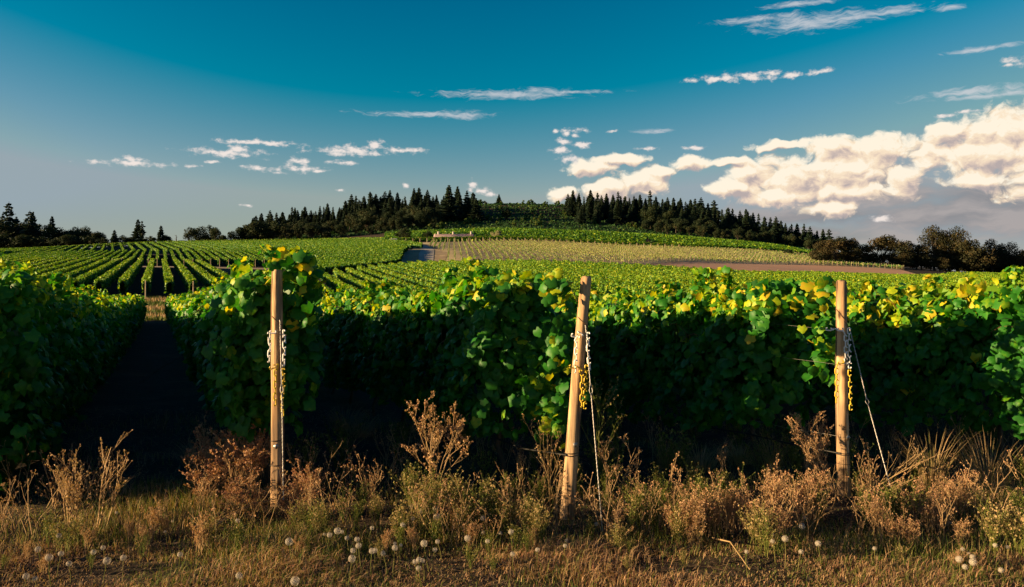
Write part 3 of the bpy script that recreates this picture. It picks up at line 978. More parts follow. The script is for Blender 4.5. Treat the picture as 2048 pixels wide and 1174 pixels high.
# block C: hillside left, behind the brown headland
GROUP_C = 'rows of the steep left hillside block above the brown headland'
rowsC = []
for i in range(0, 90):
    c = -66 + i * 2.05 + 185 * 0.0
    ya, yb = 184.0, 262.0
    xa = c + (M_SLOPE + 0.0) * ya
    pa = 1024 + F * xa / ya
    ys = np.arange(132.0, 262.0, 1.0)
    pv = 1024 + F * (c + M_SLOPE * ys) / ys
    ok = (ys > np.interp(pv, [560, 600, 640, 740, 800, 822], [184, 150, 140, 172, 192, 260])) & (pv < 815) & (ys > np.interp(pv, [560, 600], [184, 100]))
    if pa < -60 or ok.sum() < 6:
        continue
    ya, yb = float(ys[ok][0]), float(ys[ok][-1])
    rowsC.append((c, ya, yb, pa))
for i, (c, ya, yb, pa) in enumerate(rowsC):
    A, o_, m_ = far_row(line_row(c, M_SLOPE, ya, yb), 700 + i, 32, 0.34, yel=0.05, top=1.72, half=0.27, tone0=0.36)
    put_row('vine_row', A, o_, m_, f'{nth(i)} row from the left on the steep hillside block above the brown headland', GROUP_C)

# block D: crest of the left hill; rows fan to the right
GROUP_D = 'rows along the crest of the left hill'
nd_ = 0
for i in range(0, 80):
    c = -170 + i * 3.7
    ys = np.arange(268, 398, 1.0)
    xs = c - 0.50 * ys
    pxs = 1024 + F * xs / ys
    lim = np.interp(pxs, [-200, 0, 320, 640, 800, 870], [395, 395, 395, 390, 330, 268])
    ok = (pxs > -60) & (pxs < 845) & (ys < lim)
    if ok.sum() < 8:
        continue
    ys = ys[ok]
    A, o_, m_ = far_row(line_row(c, -0.50, ys[0], ys[-1]), 800 + i, 26, 0.34, yel=0.06, top=1.6, half=0.24, bot=0.35, tone0=0.38)
    put_row('vine_row', A, o_, m_, f'{nth(nd_)} row from the left along the crest of the left hill', GROUP_D)
    nd_ += 1
# the row that closes the crest and the long row above the young vineyard
A, o_, m_ = far_row([(at(-40, 400), 400), (at(320, 402), 402), (at(640, 396), 396), (at(770, 350), 350)], 950, 30, 0.42, yel=0.1, top=1.9)
put_row('vine_row', A, o_, m_, 'long vine row closing the top of the left hill against the dark trees', GROUP_D)
A, o_, m_ = far_row([(at(798, 337), 337), (at(1000, 339), 339), (at(1150, 339), 339), (at(1300, 339), 339), (at(1420, 338), 338)], 951, 40, 0.40, yel=0.15, top=2.0, bot=0.9)
put_row('vine_row', A, o_, m_, 'long level vine row on pale posts just below the farmhouse roof', 'rows above the young vineyard')

# block F: green vineyard above the long row, running level across the slope
nf = 0
for i in range(0, 17):
    Yr = 347 + i * 5.6
    lo_px, hi_px = 770, 1288 + i * 1.0
    if 347 < Yr < 372:
        segs = [(770, 860), (950, 1288 + i)]
    else:
        segs = [(770, hi_px)]
    for a_, b_ in segs:
        pth = [(at(v, Yr), Yr) for v in np.linspace(a_, b_, 12)]
        A, o_, m_ = far_row(pth, 1000 + i * 3 + int(a_ > 900), 9, 0.8, yel=0.03, top=1.6, half=0.9, tone0=0.36)
        put_row('vine_row', A, o_, m_, f'{nth(nf)} level row counted upward in the green block around the farmhouse', 'level rows of the green upper block')
        nf += 1
nf = 0
for i in range(0, 16):
    Yr = 345 + i * 6.2
    pxe = float(np.interp(Yr, [345, 440], [1640, 1560]))
    pth = [(at(v, Yr), Yr) for v in np.linspace(1300 + i * -0.4 + max(0, 34 - i * 8), pxe, 12)]
    A, o_, m_ = far_row(pth, 1100 + i, 10, 0.8, yel=0.03, top=1.5, half=1.1, tone0=0.40)
    put_row('vine_row', A, o_, m_, f'{nth(nf)} level row counted upward in the smooth green block under the right wood', 'level rows of the right upper block')
    nf += 1

# block E: young vineyard with stakes on straw-coloured ground
STK = Acc()
mE = -0.075
ne_ = 0
near_px = [860, 1000, 1250, 1330, 1400, 1500, 1600, 1700, 1800]
near_Y = [204, 204, 207, 223, 243, 259, 271, 275, 271]
far_px = [820, 1500, 1620, 1720, 1790, 1810]
far_Y = [333, 333, 329, 304, 286, 276]
for i in range(0, 130):
    c = -8.0 + i * 1.75
    ys = np.arange(203, 334, 1.0)
    pxs = 1024 + F * (c + mE * ys) / ys
    ok = (ys > np.interp(pxs, near_px, near_Y)) & (ys < np.interp(pxs, far_px, far_Y)) & (pxs > np.interp(ys, [204, 235, 262, 300, 333], [885, 900, 876, 850, 826])) & (pxs < 1808)
    if ok.sum() < 5:
        continue
    ys = ys[ok]
    pth = line_row(c, mE, ys[0], ys[-1])
    r = np.random.default_rng(1300 + i)
    dry = np.interp(float(np.mean(pxs[ok])), [850, 1000, 1150, 1600, 1750], [0.10, 0.45, 0.75, 0.5, 0.05])
    A, o_, m_ = far_row(pth, 1300 + i, 6.5, 0.30, top=1.25, bot=0.3, half=0.14, tone0=0.25 + 0.5 * dry, yel=0.3 * dry, core=False, m=M_young)
    rt = thing('young_vine_row', f'{nth(ne_)} row from the left in the young staked vineyard on straw-coloured ground', 'vine row', tuple(o_), 'rows of the young staked vineyard')
    ob('foliage', A.mesh('foliage', M_young), rt, kind='stuff')
    B = Acc()
    for y_ in np.arange(ys[0], ys[-1], 3.2):
        xx = c + mE * y_
        zz = h1(xx, y_) - o_[2]
        dx, dy = xx - o_[0], y_ - o_[1]
        B.box(dx - 0.05, dx + 0.05, dy - 0.05, dy + 0.05, zz - 0.1, zz + 1.45 + 0.15 * r.random())
    ob('stakes', B.mesh('stakes', M_stake), rt, kind='stuff')
    ne_ += 1


# ------------------------------------------------------------------ trellis posts at the ends of far rows
def far_post_mesh(h, r_):
    A = Acc()
    A.tube([(0, 0, -0.3), (0, 0, h * 0.5), (0.01, 0, h)], r_, r_ * 0.9, 6, cap=True)
    return A.mesh('trellis_post', M_stake)


FP = far_post_mesh(1.8, 0.065)
for i, (c, ya, yb, pa) in enumerate(rowsC):
    if pa < 120 or pa > 560:
        continue
    x_ = c + M_SLOPE * (ya - 1.2)
    thing('trellis_post', f'pale end post of the {nth(i)} row from the left on the steep hillside block', 'post', (x_, ya - 1.2, h1(x_, ya - 1.2)), 'end posts along the brown headland', FP)
for i, (c, ya, yb) in enumerate(rowsA):
    x_ = c + M_SLOPE * (ya - 0.9)
    pxx = 1024 + F * x_ / (ya - 0.9)
    if 270 < pxx < 500 and i % 2 == 0:
        thing('trellis_post', f'weathered end post of the {nth(i)} row beyond the end of the dark aisle', 'post', (x_, ya - 0.9, h1(x_, ya - 0.9)), 'end posts along the cross lane', FP)
FPL = far_post_mesh(1.75, 0.16)
for i in range(40):
    px_ = 812 + i * 14.0
    x_ = at(px_, 336.2)
    thing('trellis_post', f'{nth(i)} pale post from the left under the long level vine row', 'post', (x_, 336.2, h1(x_, 336.2)), 'posts under the long level vine row', FPL)
for k, c in ((0, -1.38), (1, 0.914)):
    x_ = c + M_SLOPE * 57.6
    thing('trellis_post', 'grey far end post on the %s side of the dark aisle' % ('left' if k == 0 else 'right'), 'post', (x_, 57.6, h1(x_, 57.6)), None, far_post_mesh(1.9, 0.06))

# ------------------------------------------------------------------ conifer and broadleaf prototypes (height 1)
def fir_proto(seed, width=0.20, ragged=0.25, low=0.05, levels=26):
    r = np.random.default_rng(seed)
    A, Tm = Acc(), Acc()
    Tm.tube([(0, 0, -0.05), (0.003, 0, 0.5), (0, 0, 0.97)], 0.018, 0.003, 5)
    pos, nr, up, sz, tn = [], [], [], [], []
    for i in range(levels):
        f = (i + r.uniform(-0.3, 0.3)) / levels
        z = low + (0.985 - low) * f
        rad = width * 1.3 * (1 - f) ** 0.72 * (0.75 + 0.25 * min(1, f * 6)) * r.uniform(1 - ragged, 1 + ragged * 0.6)
        nb = int(6 + 5 * (1 - f))
        a0 = r.uniform(0, 6.3)
        for b in range(nb):
            a = a0 + b * 2 * PI / nb + r.uniform(-0.25, 0.25)
            L = rad * r.uniform(0.7, 1.15) + 0.008
            dx, dy = math.cos(a), math.sin(a)
            px_, py_ = -dy, dx
            wd = 0.22 * L + 0.010
            dr = L * r.uniform(0.15, 0.45)
            zz = z + r.uniform(-0.01, 0.01)
            V = [(0, 0, zz + 0.012), (dx * L * 0.55 + px_ * wd, dy * L * 0.55 + py_ * wd, zz - dr * 0.45 - 0.012), (dx * L, dy * L, zz - dr * 0.55),
                 (dx * L * 0.55 - px_ * wd, dy * L * 0.55 - py_ * wd, zz - dr * 0.45 - 0.012), (dx * L * 0.6, dy * L * 0.6, zz - dr * 0.2 + 0.008), (dx * L * 0.6, dy * L * 0.6, zz - dr * 0.9 - 0.03)]
            t_ = r.uniform(0.2, 0.8)
            A.add(V, [(0, 1, 4), (1, 2, 4), (2, 3, 4), (3, 0, 4), (0, 5, 2)], t_)
            for q in range(3):
                u = r.uniform(0.35, 1.0)
                pos.append((dx * L * u + px_ * wd * r.uniform(-1, 1), dy * L * u + py_ * wd * r.uniform(-1, 1), zz - dr * u * 0.55))
                nr.append(r.normal(0, 1, 3))
                up.append((0, 0, 1))
                sz.append(0.016 + 0.016 * (1 - f))
                tn.append(r.uniform(0.1, 0.9))
    scatter(A, DIAM[0], DIAM[1], pos, nr, up, sz, tn)
    return A.mesh('crown', M_fir), Tm.mesh('trunk', M_bark)


def oak_proto(seed, spread=0.5, lobes=16, m=None, low=0.25, leaf=0.035, per=150, flat=1.0, lean=0.0, limbs=True):
    r = np.random.default_rng(seed)
    A, Tm = Acc(), Acc()
    Tm.tube([(0, 0, -0.05), (0.01, 0.01, low * 0.8), (0.02 + lean, 0, low + 0.25)], 0.035, 0.016, 6)
    cz = (1 + low) / 2
    hz_ = (1 - low) / 2
    C_ = []
    for i in range(lobes):
        a = r.uniform(0, 2 * PI)
        v = r.uniform(-0.9, 1)
        rr = math.sqrt(max(0.0, 1 - abs(v) ** 2.2)) * r.uniform(0.35, 0.85)
        c = np.array([math.cos(a) * rr * spread * 0.78, math.sin(a) * rr * spread * 0.78, cz + v * hz_ * 0.80])
        rad = r.uniform(0.10, 0.20) * (0.6 + spread * 0.7)
        C_.append((c, rad))
        if limbs:
            Tm.tube([(0.01, 0.01, low * 0.9), tuple((c + np.array([0, 0, low * 0.9])) / 2 + r.normal(0, 0.02, 3)), tuple(c)], 0.014, 0.004, 4)
    for c, rad in C_:
        n = int(per * (rad / 0.13) ** 2)
        d = r.normal(0, 1, (n, 3))
        d /= np.linalg.norm(d, axis=1)[:, None]
        rr = rad * (0.55 + 0.55 * r.random(n) ** 0.6) * (1 + 0.25 * np.sin(d[:, 0] * 7 + seed) * np.sin(d[:, 2] * 6))
        p = c + d * rr[:, None] * np.array([1, 1, flat])
        p[:, 2] = np.clip(p[:, 2], low * 0.55, None)
        nr = d + r.normal(0, 0.6, (n, 3))
        tone = r.uniform(0.1, 0.6) + 0.35 * r.random(n)
        scatter(A, DIAM[0], DIAM[1], p, nr, r.normal(0, 1, (n, 3)), leaf * r.uniform(0.7, 1.4, n), tone)
    return A.mesh('crown', m or M_oak), Tm.mesh('trunk', M_bark)


FIRS = [fir_proto(1, 0.17), fir_proto(2, 0.20), fir_proto(3, 0.15, 0.4), fir_proto(4, 0.23, 0.3), fir_proto(5, 0.13, 0.45, levels=22), fir_proto(6, 0.19, 0.35, 0.02, 30)]
SPARSE_FIR = [fir_proto(7, 0.20, 0.6, 0.12, 17), fir_proto(8, 0.16, 0.7, 0.2, 15)]
OAKS = [oak_proto(21, 0.50, 20, low=0.12), oak_proto(22, 0.42, 16, low=0.18), oak_proto(23, 0.58, 24, low=0.10), oak_proto(24, 0.38, 14, low=0.28, per=110), oak_proto(25, 0.48, 18, low=0.06)]
BROAK = [oak_proto(61, 0.50, 20, M_oakb, low=0.12), oak_proto(62, 0.44, 18, M_oakb, low=0.16), oak_proto(63, 0.56, 22, M_oakb, low=0.10), oak_proto(64, 0.48, 18, M_oakb, low=0.08)]
TALLOAK = [oak_proto(31, 0.40, 26, M_oakb, low=0.22, leaf=0.022, per=190), oak_proto(32, 0.46, 30, M_oakb, low=0.18, leaf=0.022, per=170), oak_proto(33, 0.36, 22, M_oakb, low=0.25, leaf=0.022, per=150)]
SHRUBS = [oak_proto(41, 0.7, 9, M_bush, low=0.02, leaf=0.075, per=80, limbs=False), oak_proto(42, 0.9, 11, M_bush, low=0.02, leaf=0.075, per=70, limbs=False), oak_proto(43, 0.55, 8, M_bush, low=0.02, leaf=0.08, per=80, limbs=False)]
PALE = oak_proto(51, 0.62, 16, M_pale, low=0.02, leaf=0.05, per=150, limbs=False)

rt_ = random.Random(5)


def tree(name, label, cat, proto, px, ptop, Yv, group=None, base=None, wide=1.0, minh=2.0):
    """plant a tree whose top reaches photo row ptop"""
    x = at(px, Yv)
    z0 = h1(x, Yv) if base is None else base
    hh = max(minh, ztop(ptop, Yv) - z0)
    o = thing(name, label, cat, (x, Yv, z0 - 0.1), group, rotz=rt_.uniform(0, 6.28))
    o.scale = (hh * wide, hh * wide, hh)
    c = ob('crown', proto[0], o)
    if proto[1] is not None:
        ob('trunk', proto[1], o)
    return o


# skyline conifers, left wood (photo column, photo row of the tip)
SKY_L = [(523, 425), (540, 420), (553, 424), (565, 423), (584, 412), (590, 414), (610, 412), (622, 420), (640, 411), (655, 406), (666, 413), (679, 414), (691, 400), (703, 388), (712, 390), (728, 391),
         (740, 381), (752, 387), (761, 392), (770, 382), (780, 379), (795, 384), (810, 391), (828, 375), (838, 374), (855, 379), (866, 392), (873, 389), (898, 368), (915, 371), (919, 385), (934, 380), (946, 384), (952, 396)]
for i, (px_, py_) in enumerate(SKY_L):
    Yv = 560 + rt_.uniform(-20, 25)
    big = px_ > 890
    tree('fir_tree', f'{nth(i)} pointed dark fir from the left along the skyline of the left hilltop wood', 'fir tree', FIRS[3] if big and i % 2 == 0 else FIRS[i % 6], px_, py_ - 1, Yv - (40 if big else 0),
         'firs along the skyline of the left wood', wide=rt_.uniform(1.05, 1.5))
tree('fir_tree', 'lone small fir standing apart on the open hill crest between the two woods', 'fir tree', FIRS[3], 998, 387, 590, wide=1.25)
SKY_R = [(1136, 387), (1146, 379), (1158, 385), (1168, 392), (1181, 379), (1195, 384), (1203, 390), (1213, 386), (1226, 388), (1236, 381), (1250, 391), (1259, 395), (1268, 391), (1280, 388), (1291, 396), (1300, 379), (1312, 392), (1325, 397), (1335, 394),
         (1347, 394), (1361, 395), (1371, 402), (1381, 398), (1390, 396), (1402, 394), (1416, 405), (1428, 398), (1444, 417), (1456, 414), (1465, 416), (1480, 421), (1492, 416), (1506, 424), (1517, 425), (1529, 432),
         (1541, 433), (1552, 432), (1562, 440), (1571, 445), (1583, 446), (1594, 446), (1608, 446), (1620, 452), (1634, 460), (1646, 457), (1658, 456)]
for i, (px_, py_) in enumerate(SKY_R):
    Yv = 560 + rt_.uniform(-25, 20) - max(0, px_ - 1400) * 0.35
    pr = SPARSE_FIR[0] if px_ in (1428, 1658) else FIRS[(i * 5 + 1) % 6]
    tree('fir_tree', f'{nth(i)} pointed dark fir from the left along the skyline of the right hilltop wood', 'fir tree', pr, px_, py_ - 1, Yv, 'firs along the skyline of the right wood', wide=rt_.uniform(1.05, 1.45))

# trees filling the slope in front of the skyline
skyl = sorted(SKY_L)
skyr = sorted(SKY_R)
nfill = 0


def fill(px0, px1, n, sky, Y0, Y1, drop0, drop1, protos, name, lab, cat, grp, wide=(0.9, 1.3), basemin=None):
    xs_ = [a for a, b in sky]
    ys_ = [b for a, b in sky]
    for i in range(n):
        px_ = px0 + (px1 - px0) * (i + rt_.random()) / n
        t_ = rt_.random()
        Yv = Y0 + (Y1 - Y0) * t_
        py_ = float(np.interp(px_, xs_, ys_)) + drop0 + (drop1 - drop0) * (1 - t_) + rt_.uniform(-3, 3)
        x_ = at(px_, Yv)
        zt_ = ztop(py_, Yv)
        hmin = 5.0
        if zt_ - h1(x_, Yv) < hmin:
            py_ = 557 - (h1(x_, Yv) + hmin + rt_.random() * 3 - H0) * F / Yv
        elif zt_ - h1(x_, Yv) > 24:
            py_ = 557 - (h1(x_, Yv) + 24 - H0) * F / Yv
        tree(name, f'{nth(i)} {lab}, from left', cat, protos[rt_.randrange(len(protos))], px_, py_, Yv, grp, wide=rt_.uniform(*wide))


fill(500, 900, 80, skyl, 515, 550, 4, 20, FIRS, 'fir_tree', 'dark fir before the skyline firs of the left wood', 'fir tree', 'firs inside the left hilltop wood')
fill(1140, 1640, 95, skyr, 500, 545, 4, 20, FIRS, 'fir_tree', 'dark fir before the skyline firs of the right wood', 'fir tree', 'firs inside the right hilltop wood')
fill(480, 880, 52, skyl, 458, 505, 24, 52, OAKS, 'oak_tree', 'rounded tree of the belt at the foot of the left wood', 'tree', 'broadleaf trees at the foot of the left wood', (0.9, 1.25))
fill(1290, 1655, 56, skyr, 458, 505, 26, 58, OAKS, 'oak_tree', 'rounded tree of the belt at the foot of the right wood', 'tree', 'broadleaf trees at the foot of the right wood', (0.9, 1.25))
# western tip of the wood
for i, (px_, py_, Yv) in enumerate([(492, 449, 452), (508, 443, 450), (527, 440, 452), (548, 443, 450), (572, 446, 449), (598, 448, 450), (625, 446, 450), (652, 449, 450), (682, 447, 450), (712, 449, 450), (742, 450, 450), (770, 452, 450)]):
    tree('oak_tree', f'{nth(i)} low dark oak from the left at the western foot of the hill wood', 'tree', OAKS[(i * 2) % 5], px_, py_, Yv, 'oaks at the western foot of the hill wood', wide=1.25)
# warm lit trees before the wood
tree('oak_tree', 'tall golden-lit broadleaf tree in front of the firs above the small dark shrubs', 'tree', OAKS[1], 812, 412, 512, wide=0.95)
tree('oak_tree', 'golden-green round tree at the right end of the left wood', 'tree', OAKS[0], 850, 416, 512, wide=0.9)
tree('oak_tree', 'brown-green round tree leaning out on the open slope below the large firs', 'tree', OAKS[2], 1013, 418, 505, wide=1.0)
tree('fir_tree', 'broad dark fir standing forward of the largest skyline firs', 'fir tree', FIRS[1], 946, 392, 520, wide=1.1)
tree('fir_tree', 'dead brown conifer among the right wood firs', 'fir tree', SPARSE_FIR[1], 1308, 412, 520, wide=1.3)
for i, (px_, py_, Yv, w_) in enumerate([(970, 401, 600, 1.5), (1020, 405, 600, 1.3), (1034, 406, 600, 1.2), (1068, 404, 600, 1.2), (1085, 409, 600, 1.3), (1112, 404, 600, 1.3), (1124, 408, 600, 1.2)]):
    tree('oak_tree', f'{nth(i)} small round tree from the left on the bare crest beside the lone fir', 'tree', OAKS[i % 5], px_, py_, Yv, 'small round trees on the bare crest', wide=w_)

# shrubs on the open slope
SH = []
for i, px_ in enumerate(sorted(rt_.uniform(850, 1320) for _ in range(120))):
    Yv = rt_.uniform(456, 596)
    x_ = at(px_, Yv)
    hh = rt_.uniform(1.6, 4.2)
    o = thing('shrub', f'{nth(i)} green shrub from the left scattered over the open slope between the woods', 'shrub', (x_, Yv, h1(x_, Yv) - 0.2), 'shrubs on the open slope', rotz=rt_.uniform(0, 6))
    o.scale = (hh, hh, hh)
    ob('crown', SHRUBS[i % 3][0], o)
for i, (px_, py_, Yv) in enumerate([(1180, 432, 520), (1200, 428, 520), (1265, 443, 500), (1322, 438, 500), (1150, 436, 515), (1070, 430, 530), (975, 433, 520)]):
    tree('shrub', f'{nth(i)} large rusty-brown bush from the front of the slope beside the right wood', 'shrub', OAKS[i % 5], px_, py_, Yv, 'rusty bushes beside the right wood', wide=1.3)
# rough growth covering the slope
r = np.random.default_rng(77)
n = 38000
px_ = r.uniform(480, 1660, n)
Yv = r.uniform(452, 622, n)
X_ = at(px_, Yv)
A = Acc()
patch = np.sin(X_ * 0.11) * np.sin(Yv * 0.09 + 1) + 0.5 * np.sin(X_ * 0.31 + 2) * np.sin(Yv * 0.27)
scatter(A, DIAM[0], DIAM[1], np.column_stack([X_, Yv, hgt(X_, Yv) + r.random(n) * 0.7]), np.array([0, -0.5, 0.8]) + r.normal(0, 0.6, (n, 3)), np.array([0, 0, 1.0]) + r.normal(0, 0.5, (n, 3)),
        r.uniform(0.7, 1.5, n), 0.36 + 0.16 * patch + 0.12 * r.standard_normal(n))
ob('undergrowth', A.mesh('undergrowth', M_bush), kind='stuff')

# trees at the far left
LT = [(-20, 430, 'o', 1.2), (6, 424, 'f', .9), (18, 399, 's', 1.0), (33, 430, 'f', .8), (60, 417, 's', 1.1), (66, 420, 'f', .9), (104, 429, 's', 1.1), (46, 445, 'o', 1.2), (85, 447, 'o', 1.2), (125, 451, 'o', 1.3), (145, 453, 'o', 1.2),
      (168, 455, 'o', 1.1), (190, 464, 'o', 1.2), (205, 468, 'o', 1.2), (20, 450, 'o', 1.4), (229, 458, 'f', 1.2), (246, 471, 'o', 1.2), (262, 474, 'o', 1.2), (276, 436, 's', 1.3), (284, 439, 's', 1.2), (300, 471, 'o', 1.3), (322, 449, 's', 1.3), (333, 470, 'o', 1.0),
      (378, 453, 'o', 1.0), (400, 450, 'o', 1.1), (420, 449, 'o', 1.0), (432, 456, 'o', 0.9), (445, 470, 'o', 1.2), (462, 461, 'o', 1.1), (476, 455, 'o', 1.0)]
WORD = {'o': 'rounded dark oak', 'f': 'pointed dark fir', 's': 'ragged tall fir'}
for i, (a_, b_, t_, w_) in enumerate(LT):
    Yv = 428 + (i * 7) % 26
    pr = {'o': OAKS[i % 5], 'f': FIRS[i % 6], 's': SPARSE_FIR[i % 2] if i % 3 else FIRS[0]}[t_]
    tree('oak_tree' if t_ == 'o' else 'fir_tree', f'{WORD[t_]}, {nth(i)} tree from the picture edge along the left horizon', 'tree' if t_ == 'o' else 'fir tree', pr, a_, b_, Yv, 'trees along the left horizon', wide=w_ * 1.05)
for i in range(14):
    a_ = -30 + i * 18
    tree('oak_tree', f'{nth(i)} low dark tree from the left at the base of the left horizon tree line', 'tree', OAKS[(i * 3) % 5], a_, 466 + (i * 5) % 9 + i * 0.4, 418, 'low trees at the base of the left tree line', wide=1.6)
o = thing('dead_snag', 'thin bare pole-like tree stub between the last left fir and the round oaks', 'tree', (at(352, 430), 430, h1(at(352, 430), 430)), None)
A = Acc()
A.tube([(0, 0, 0), (0.2, 0, 3), (0.1, 0, 5.5)], 0.35, 0.12, 6)
for j in range(4):
    A.tube([(0.1, 0, 2 + j), (0.9 * (-1) ** j, 0.2, 2.6 + j)], 0.1, 0.03, 4)
ob('trunk', A.mesh('trunk', M_bark), o)

# oaks at the right edge
RT = [(1647, 480, 282, 0), (1671, 474, 290, 1), (1703, 479, 292, 1), (1690, 470, 305, 'f'), (1730, 487, 292, 1), (1768, 470, 296, 2), (1802, 483, 292, 1), (1834, 488, 292, 1), (1869, 453, 300, 3), (1891, 461, 304, 4), (1915, 457, 298, 5),
      (1938, 479, 294, 1), (1960, 492, 292, 2), (1986, 480, 300, 3), (2019, 485, 302, 4), (2045, 500, 298, 1), (2075, 494, 300, 2), (2110, 490, 300, 1)]
for i, (a_, b_, Yv, t_) in enumerate(RT):
    pr = FIRS[0] if t_ == 'f' else (BROAK[i % 4] if t_ in (0, 1, 2) else TALLOAK[t_ - 3])
    nm = 'fir_tree' if t_ == 'f' else 'oak_tree'
    lab = 'small fir tip rising among the brown oaks near the right wood' if t_ == 'f' else (
        f'{nth([3, 4, 5].index(t_) if a_ < 1950 else 3 + (t_ == 4))} tall open-crowned oak from the left in the right-hand oak belt' if t_ in (3, 4, 5) else f'brown-leaved round oak, {nth(i)} tree from the left in the right-hand oak belt')
    tree(nm, lab, 'tree', pr, a_, b_, Yv, 'oaks at the right edge of the fields', wide=1.0 if t_ in (3, 4, 5) else 1.25)
for i in range(26):
    a_ = 1640 + i * 18.5
    tree('oak_tree', f'{nth(i)} low brown-leaved tree from the left at the base of the right-hand oak belt', 'tree', BROAK[(i * 3) % 4], a_, 505 + (i * 5) % 11 - (8 if a_ < 1700 else 0), 288 + (i * 7) % 9 + (18 if a_ > 1900 else 0), 'low trees at the base of the oak belt', wide=1.6)

# round shrubs near the house
tree('round_tree', 'dome-shaped golden-topped tree left of the farmhouse roof', 'tree', OAKS[4], 812, 451, 348, wide=1.0)
tree('round_tree', 'small dark companion tree tucked against the golden dome-shaped tree', 'tree', OAKS[0], 799, 463, 350, wide=1.1)
tree('round_tree', 'dark rounded tree touching the left end of the farmhouse roof', 'tree', OAKS[1], 856, 461, 349, wide=1.2)
tree('flowering_shrub', 'cream-flowered rounded shrub right of the farmhouse', 'shrub', PALE, 992, 459, 350, wide=1.25)
tree('shrub', 'tiny dark bush just left of the cream-flowered shrub', 'shrub', SHRUBS[0], 972, 469, 350, wide=1.0)
tree('shrub', 'low brown bush at the lower tip of the smooth green block', 'shrub', OAKS[2], 1578, 498, 318, wide=1.8)

# ------------------------------------------------------------------ farmhouse
hx0, hx1 = at(868, 352), at(945, 352)
hz0 = h1((hx0 + hx1) / 2, 354)
ez, rz_ = ztop(477.5, 352), ztop(468.5, 356)
hb = thing('farmhouse', 'long low farmhouse with a pale pinkish roof and three chimneys', 'house', ((hx0 + hx1) / 2, 356, hz0))
L2, D2, EH, RH = (hx1 - hx0) / 2, 4.0, ez - hz0, rz_ - hz0
A = Acc()
for s_ in (-1, 1):
    y0, y1 = (-D2 + 0.3, -D2 + 0.5) if s_ < 0 else (D2 - 0.5, D2 - 0.3)
    A.box(-L2 + 0.3, L2 - 0.3, y0, y1, -1.5, EH)
for s_ in (-1, 1):
    x0_, x1_ = (s_ * (L2 - 0.3), s_ * (L2 - 0.5))
    xa_, xb_ = min(x0_, x1_), max(x0_, x1_)
    A.box(xa_, xb_, -D2 + 0.5, D2 - 0.5, -1.5, EH)
    A.add([(xa_, -D2 + 0.5, EH), (xa_, D2 - 0.5, EH), (xa_, 0, RH - 0.1), (xb_, -D2 + 0.5, EH), (xb_, D2 - 0.5, EH), (xb_, 0, RH - 0.1)], [(0, 1, 2), (3, 5, 4), (0, 3, 4), (0, 4, 1)])
ob('wall', A.mesh('wall', M_wall), hb)
A = Acc()
for s_ in (-1, 1):
    V = [(-L2 - 0.3, s_ * (D2 + 0.3), EH - 0.12), (L2 + 0.3, s_ * (D2 + 0.3), EH - 0.12), (L2 + 0.3, 0, RH), (-L2 - 0.3, 0, RH)]
    V2 = [(x, y, z + 0.16) for x, y, z in V]
    A.add(V + V2, [(0, 1, 2, 3), (4, 7, 6, 5), (0, 4, 5, 1), (1, 5, 6, 2), (2, 6, 7, 3), (3, 7, 4, 0)])
for j in range(34):                                              # standing ribs of the tiling
    x_ = -L2 + j * (2 * L2) / 33
    A.add([(x_, -D2 - 0.3, EH + 0.04), (x_ + 0.08, -D2 - 0.3, EH + 0.04), (x_ + 0.08, 0, RH + 0.18), (x_, 0, RH + 0.18), (x_ + 0.04, -D2 - 0.3, EH + 0.12), (x_ + 0.04, 0, RH + 0.26)], [(0, 4, 5, 3), (4, 1, 2, 5)])
rf = ob('roof', A.mesh('roof', M_rooft), hb)
for cx_, hh_ in ((-L2 + 1.6, 1.3), (-0.3, 1.25), (L2 - 0.8, 1.35)):
    A = Acc()
    A.box(cx_ - 0.4, cx_ + 0.4, -0.4, 0.4, RH - 0.6, RH + hh_ - 0.35)
    A.box(cx_ - 0.5, cx_ + 0.5, -0.5, 0.5, RH + hh_ - 0.35, RH + hh_ - 0.2)
    A.box(cx_ - 0.25, cx_ + 0.25, -0.25, 0.25, RH + hh_ - 0.2, RH + hh_)
    ob('chimney', A.mesh('chimney', M_wall), rf)
for cx_ in (-6.4, -3.6, 0.2, 3.2, 6.0):
    A = Acc()
    A.box(cx_ - 0.5, cx_ + 0.5, -D2 + 0.26, -D2 + 0.298, EH - 1.5, EH - 0.5)
    ob('window', A.mesh('window', M_glass), hb)
A = Acc()
A.box(1.3, 2.2, -D2 + 0.24, -D2 + 0.298, 0.0, min(2.0, EH - 0.3))
ob('door', A.mesh('door', M_stake), hb)

# white vehicle on the lane
vx, vy = at(784, 336), 336.0
vz = h1(vx, vy)
cr = thing('parked_van', 'white vehicle whose flat roof shows above the vine tops at the bend of the lane', 'van', (vx, vy, vz))
A = Acc()
hv = max(1.7, ztop(480.0, vy) - vz)
prof = [(-2.2, 0.35), (-2.25, 0.95), (-1.35, 1.05), (-0.85, hv), (2.1, hv + 0.02), (2.25, 1.0), (2.25, 0.35)]
V = [(x, -0.9, z) for x, z in prof] + [(x, 0.9, z) for x, z in prof]
nq = len(prof)
A.add(V, [(i, (i + 1) % nq, nq + (i + 1) % nq, nq + i) for i in range(nq)])
A.add(V, [(0, i + 1, i) for i in range(1, nq - 1)] + [(nq, nq + i, nq + i + 1) for i in range(1, nq - 1)])
ob('body', A.mesh('body', M_car), cr)
for x0_, x1_ in ((-0.75, 0.3), (0.5, 1.9)):
    A = Acc()
    A.box(x0_, x1_, -0.915, -0.903, 1.08, hv - 0.15)
    ob('window', A.mesh('window', M_glass), cr)
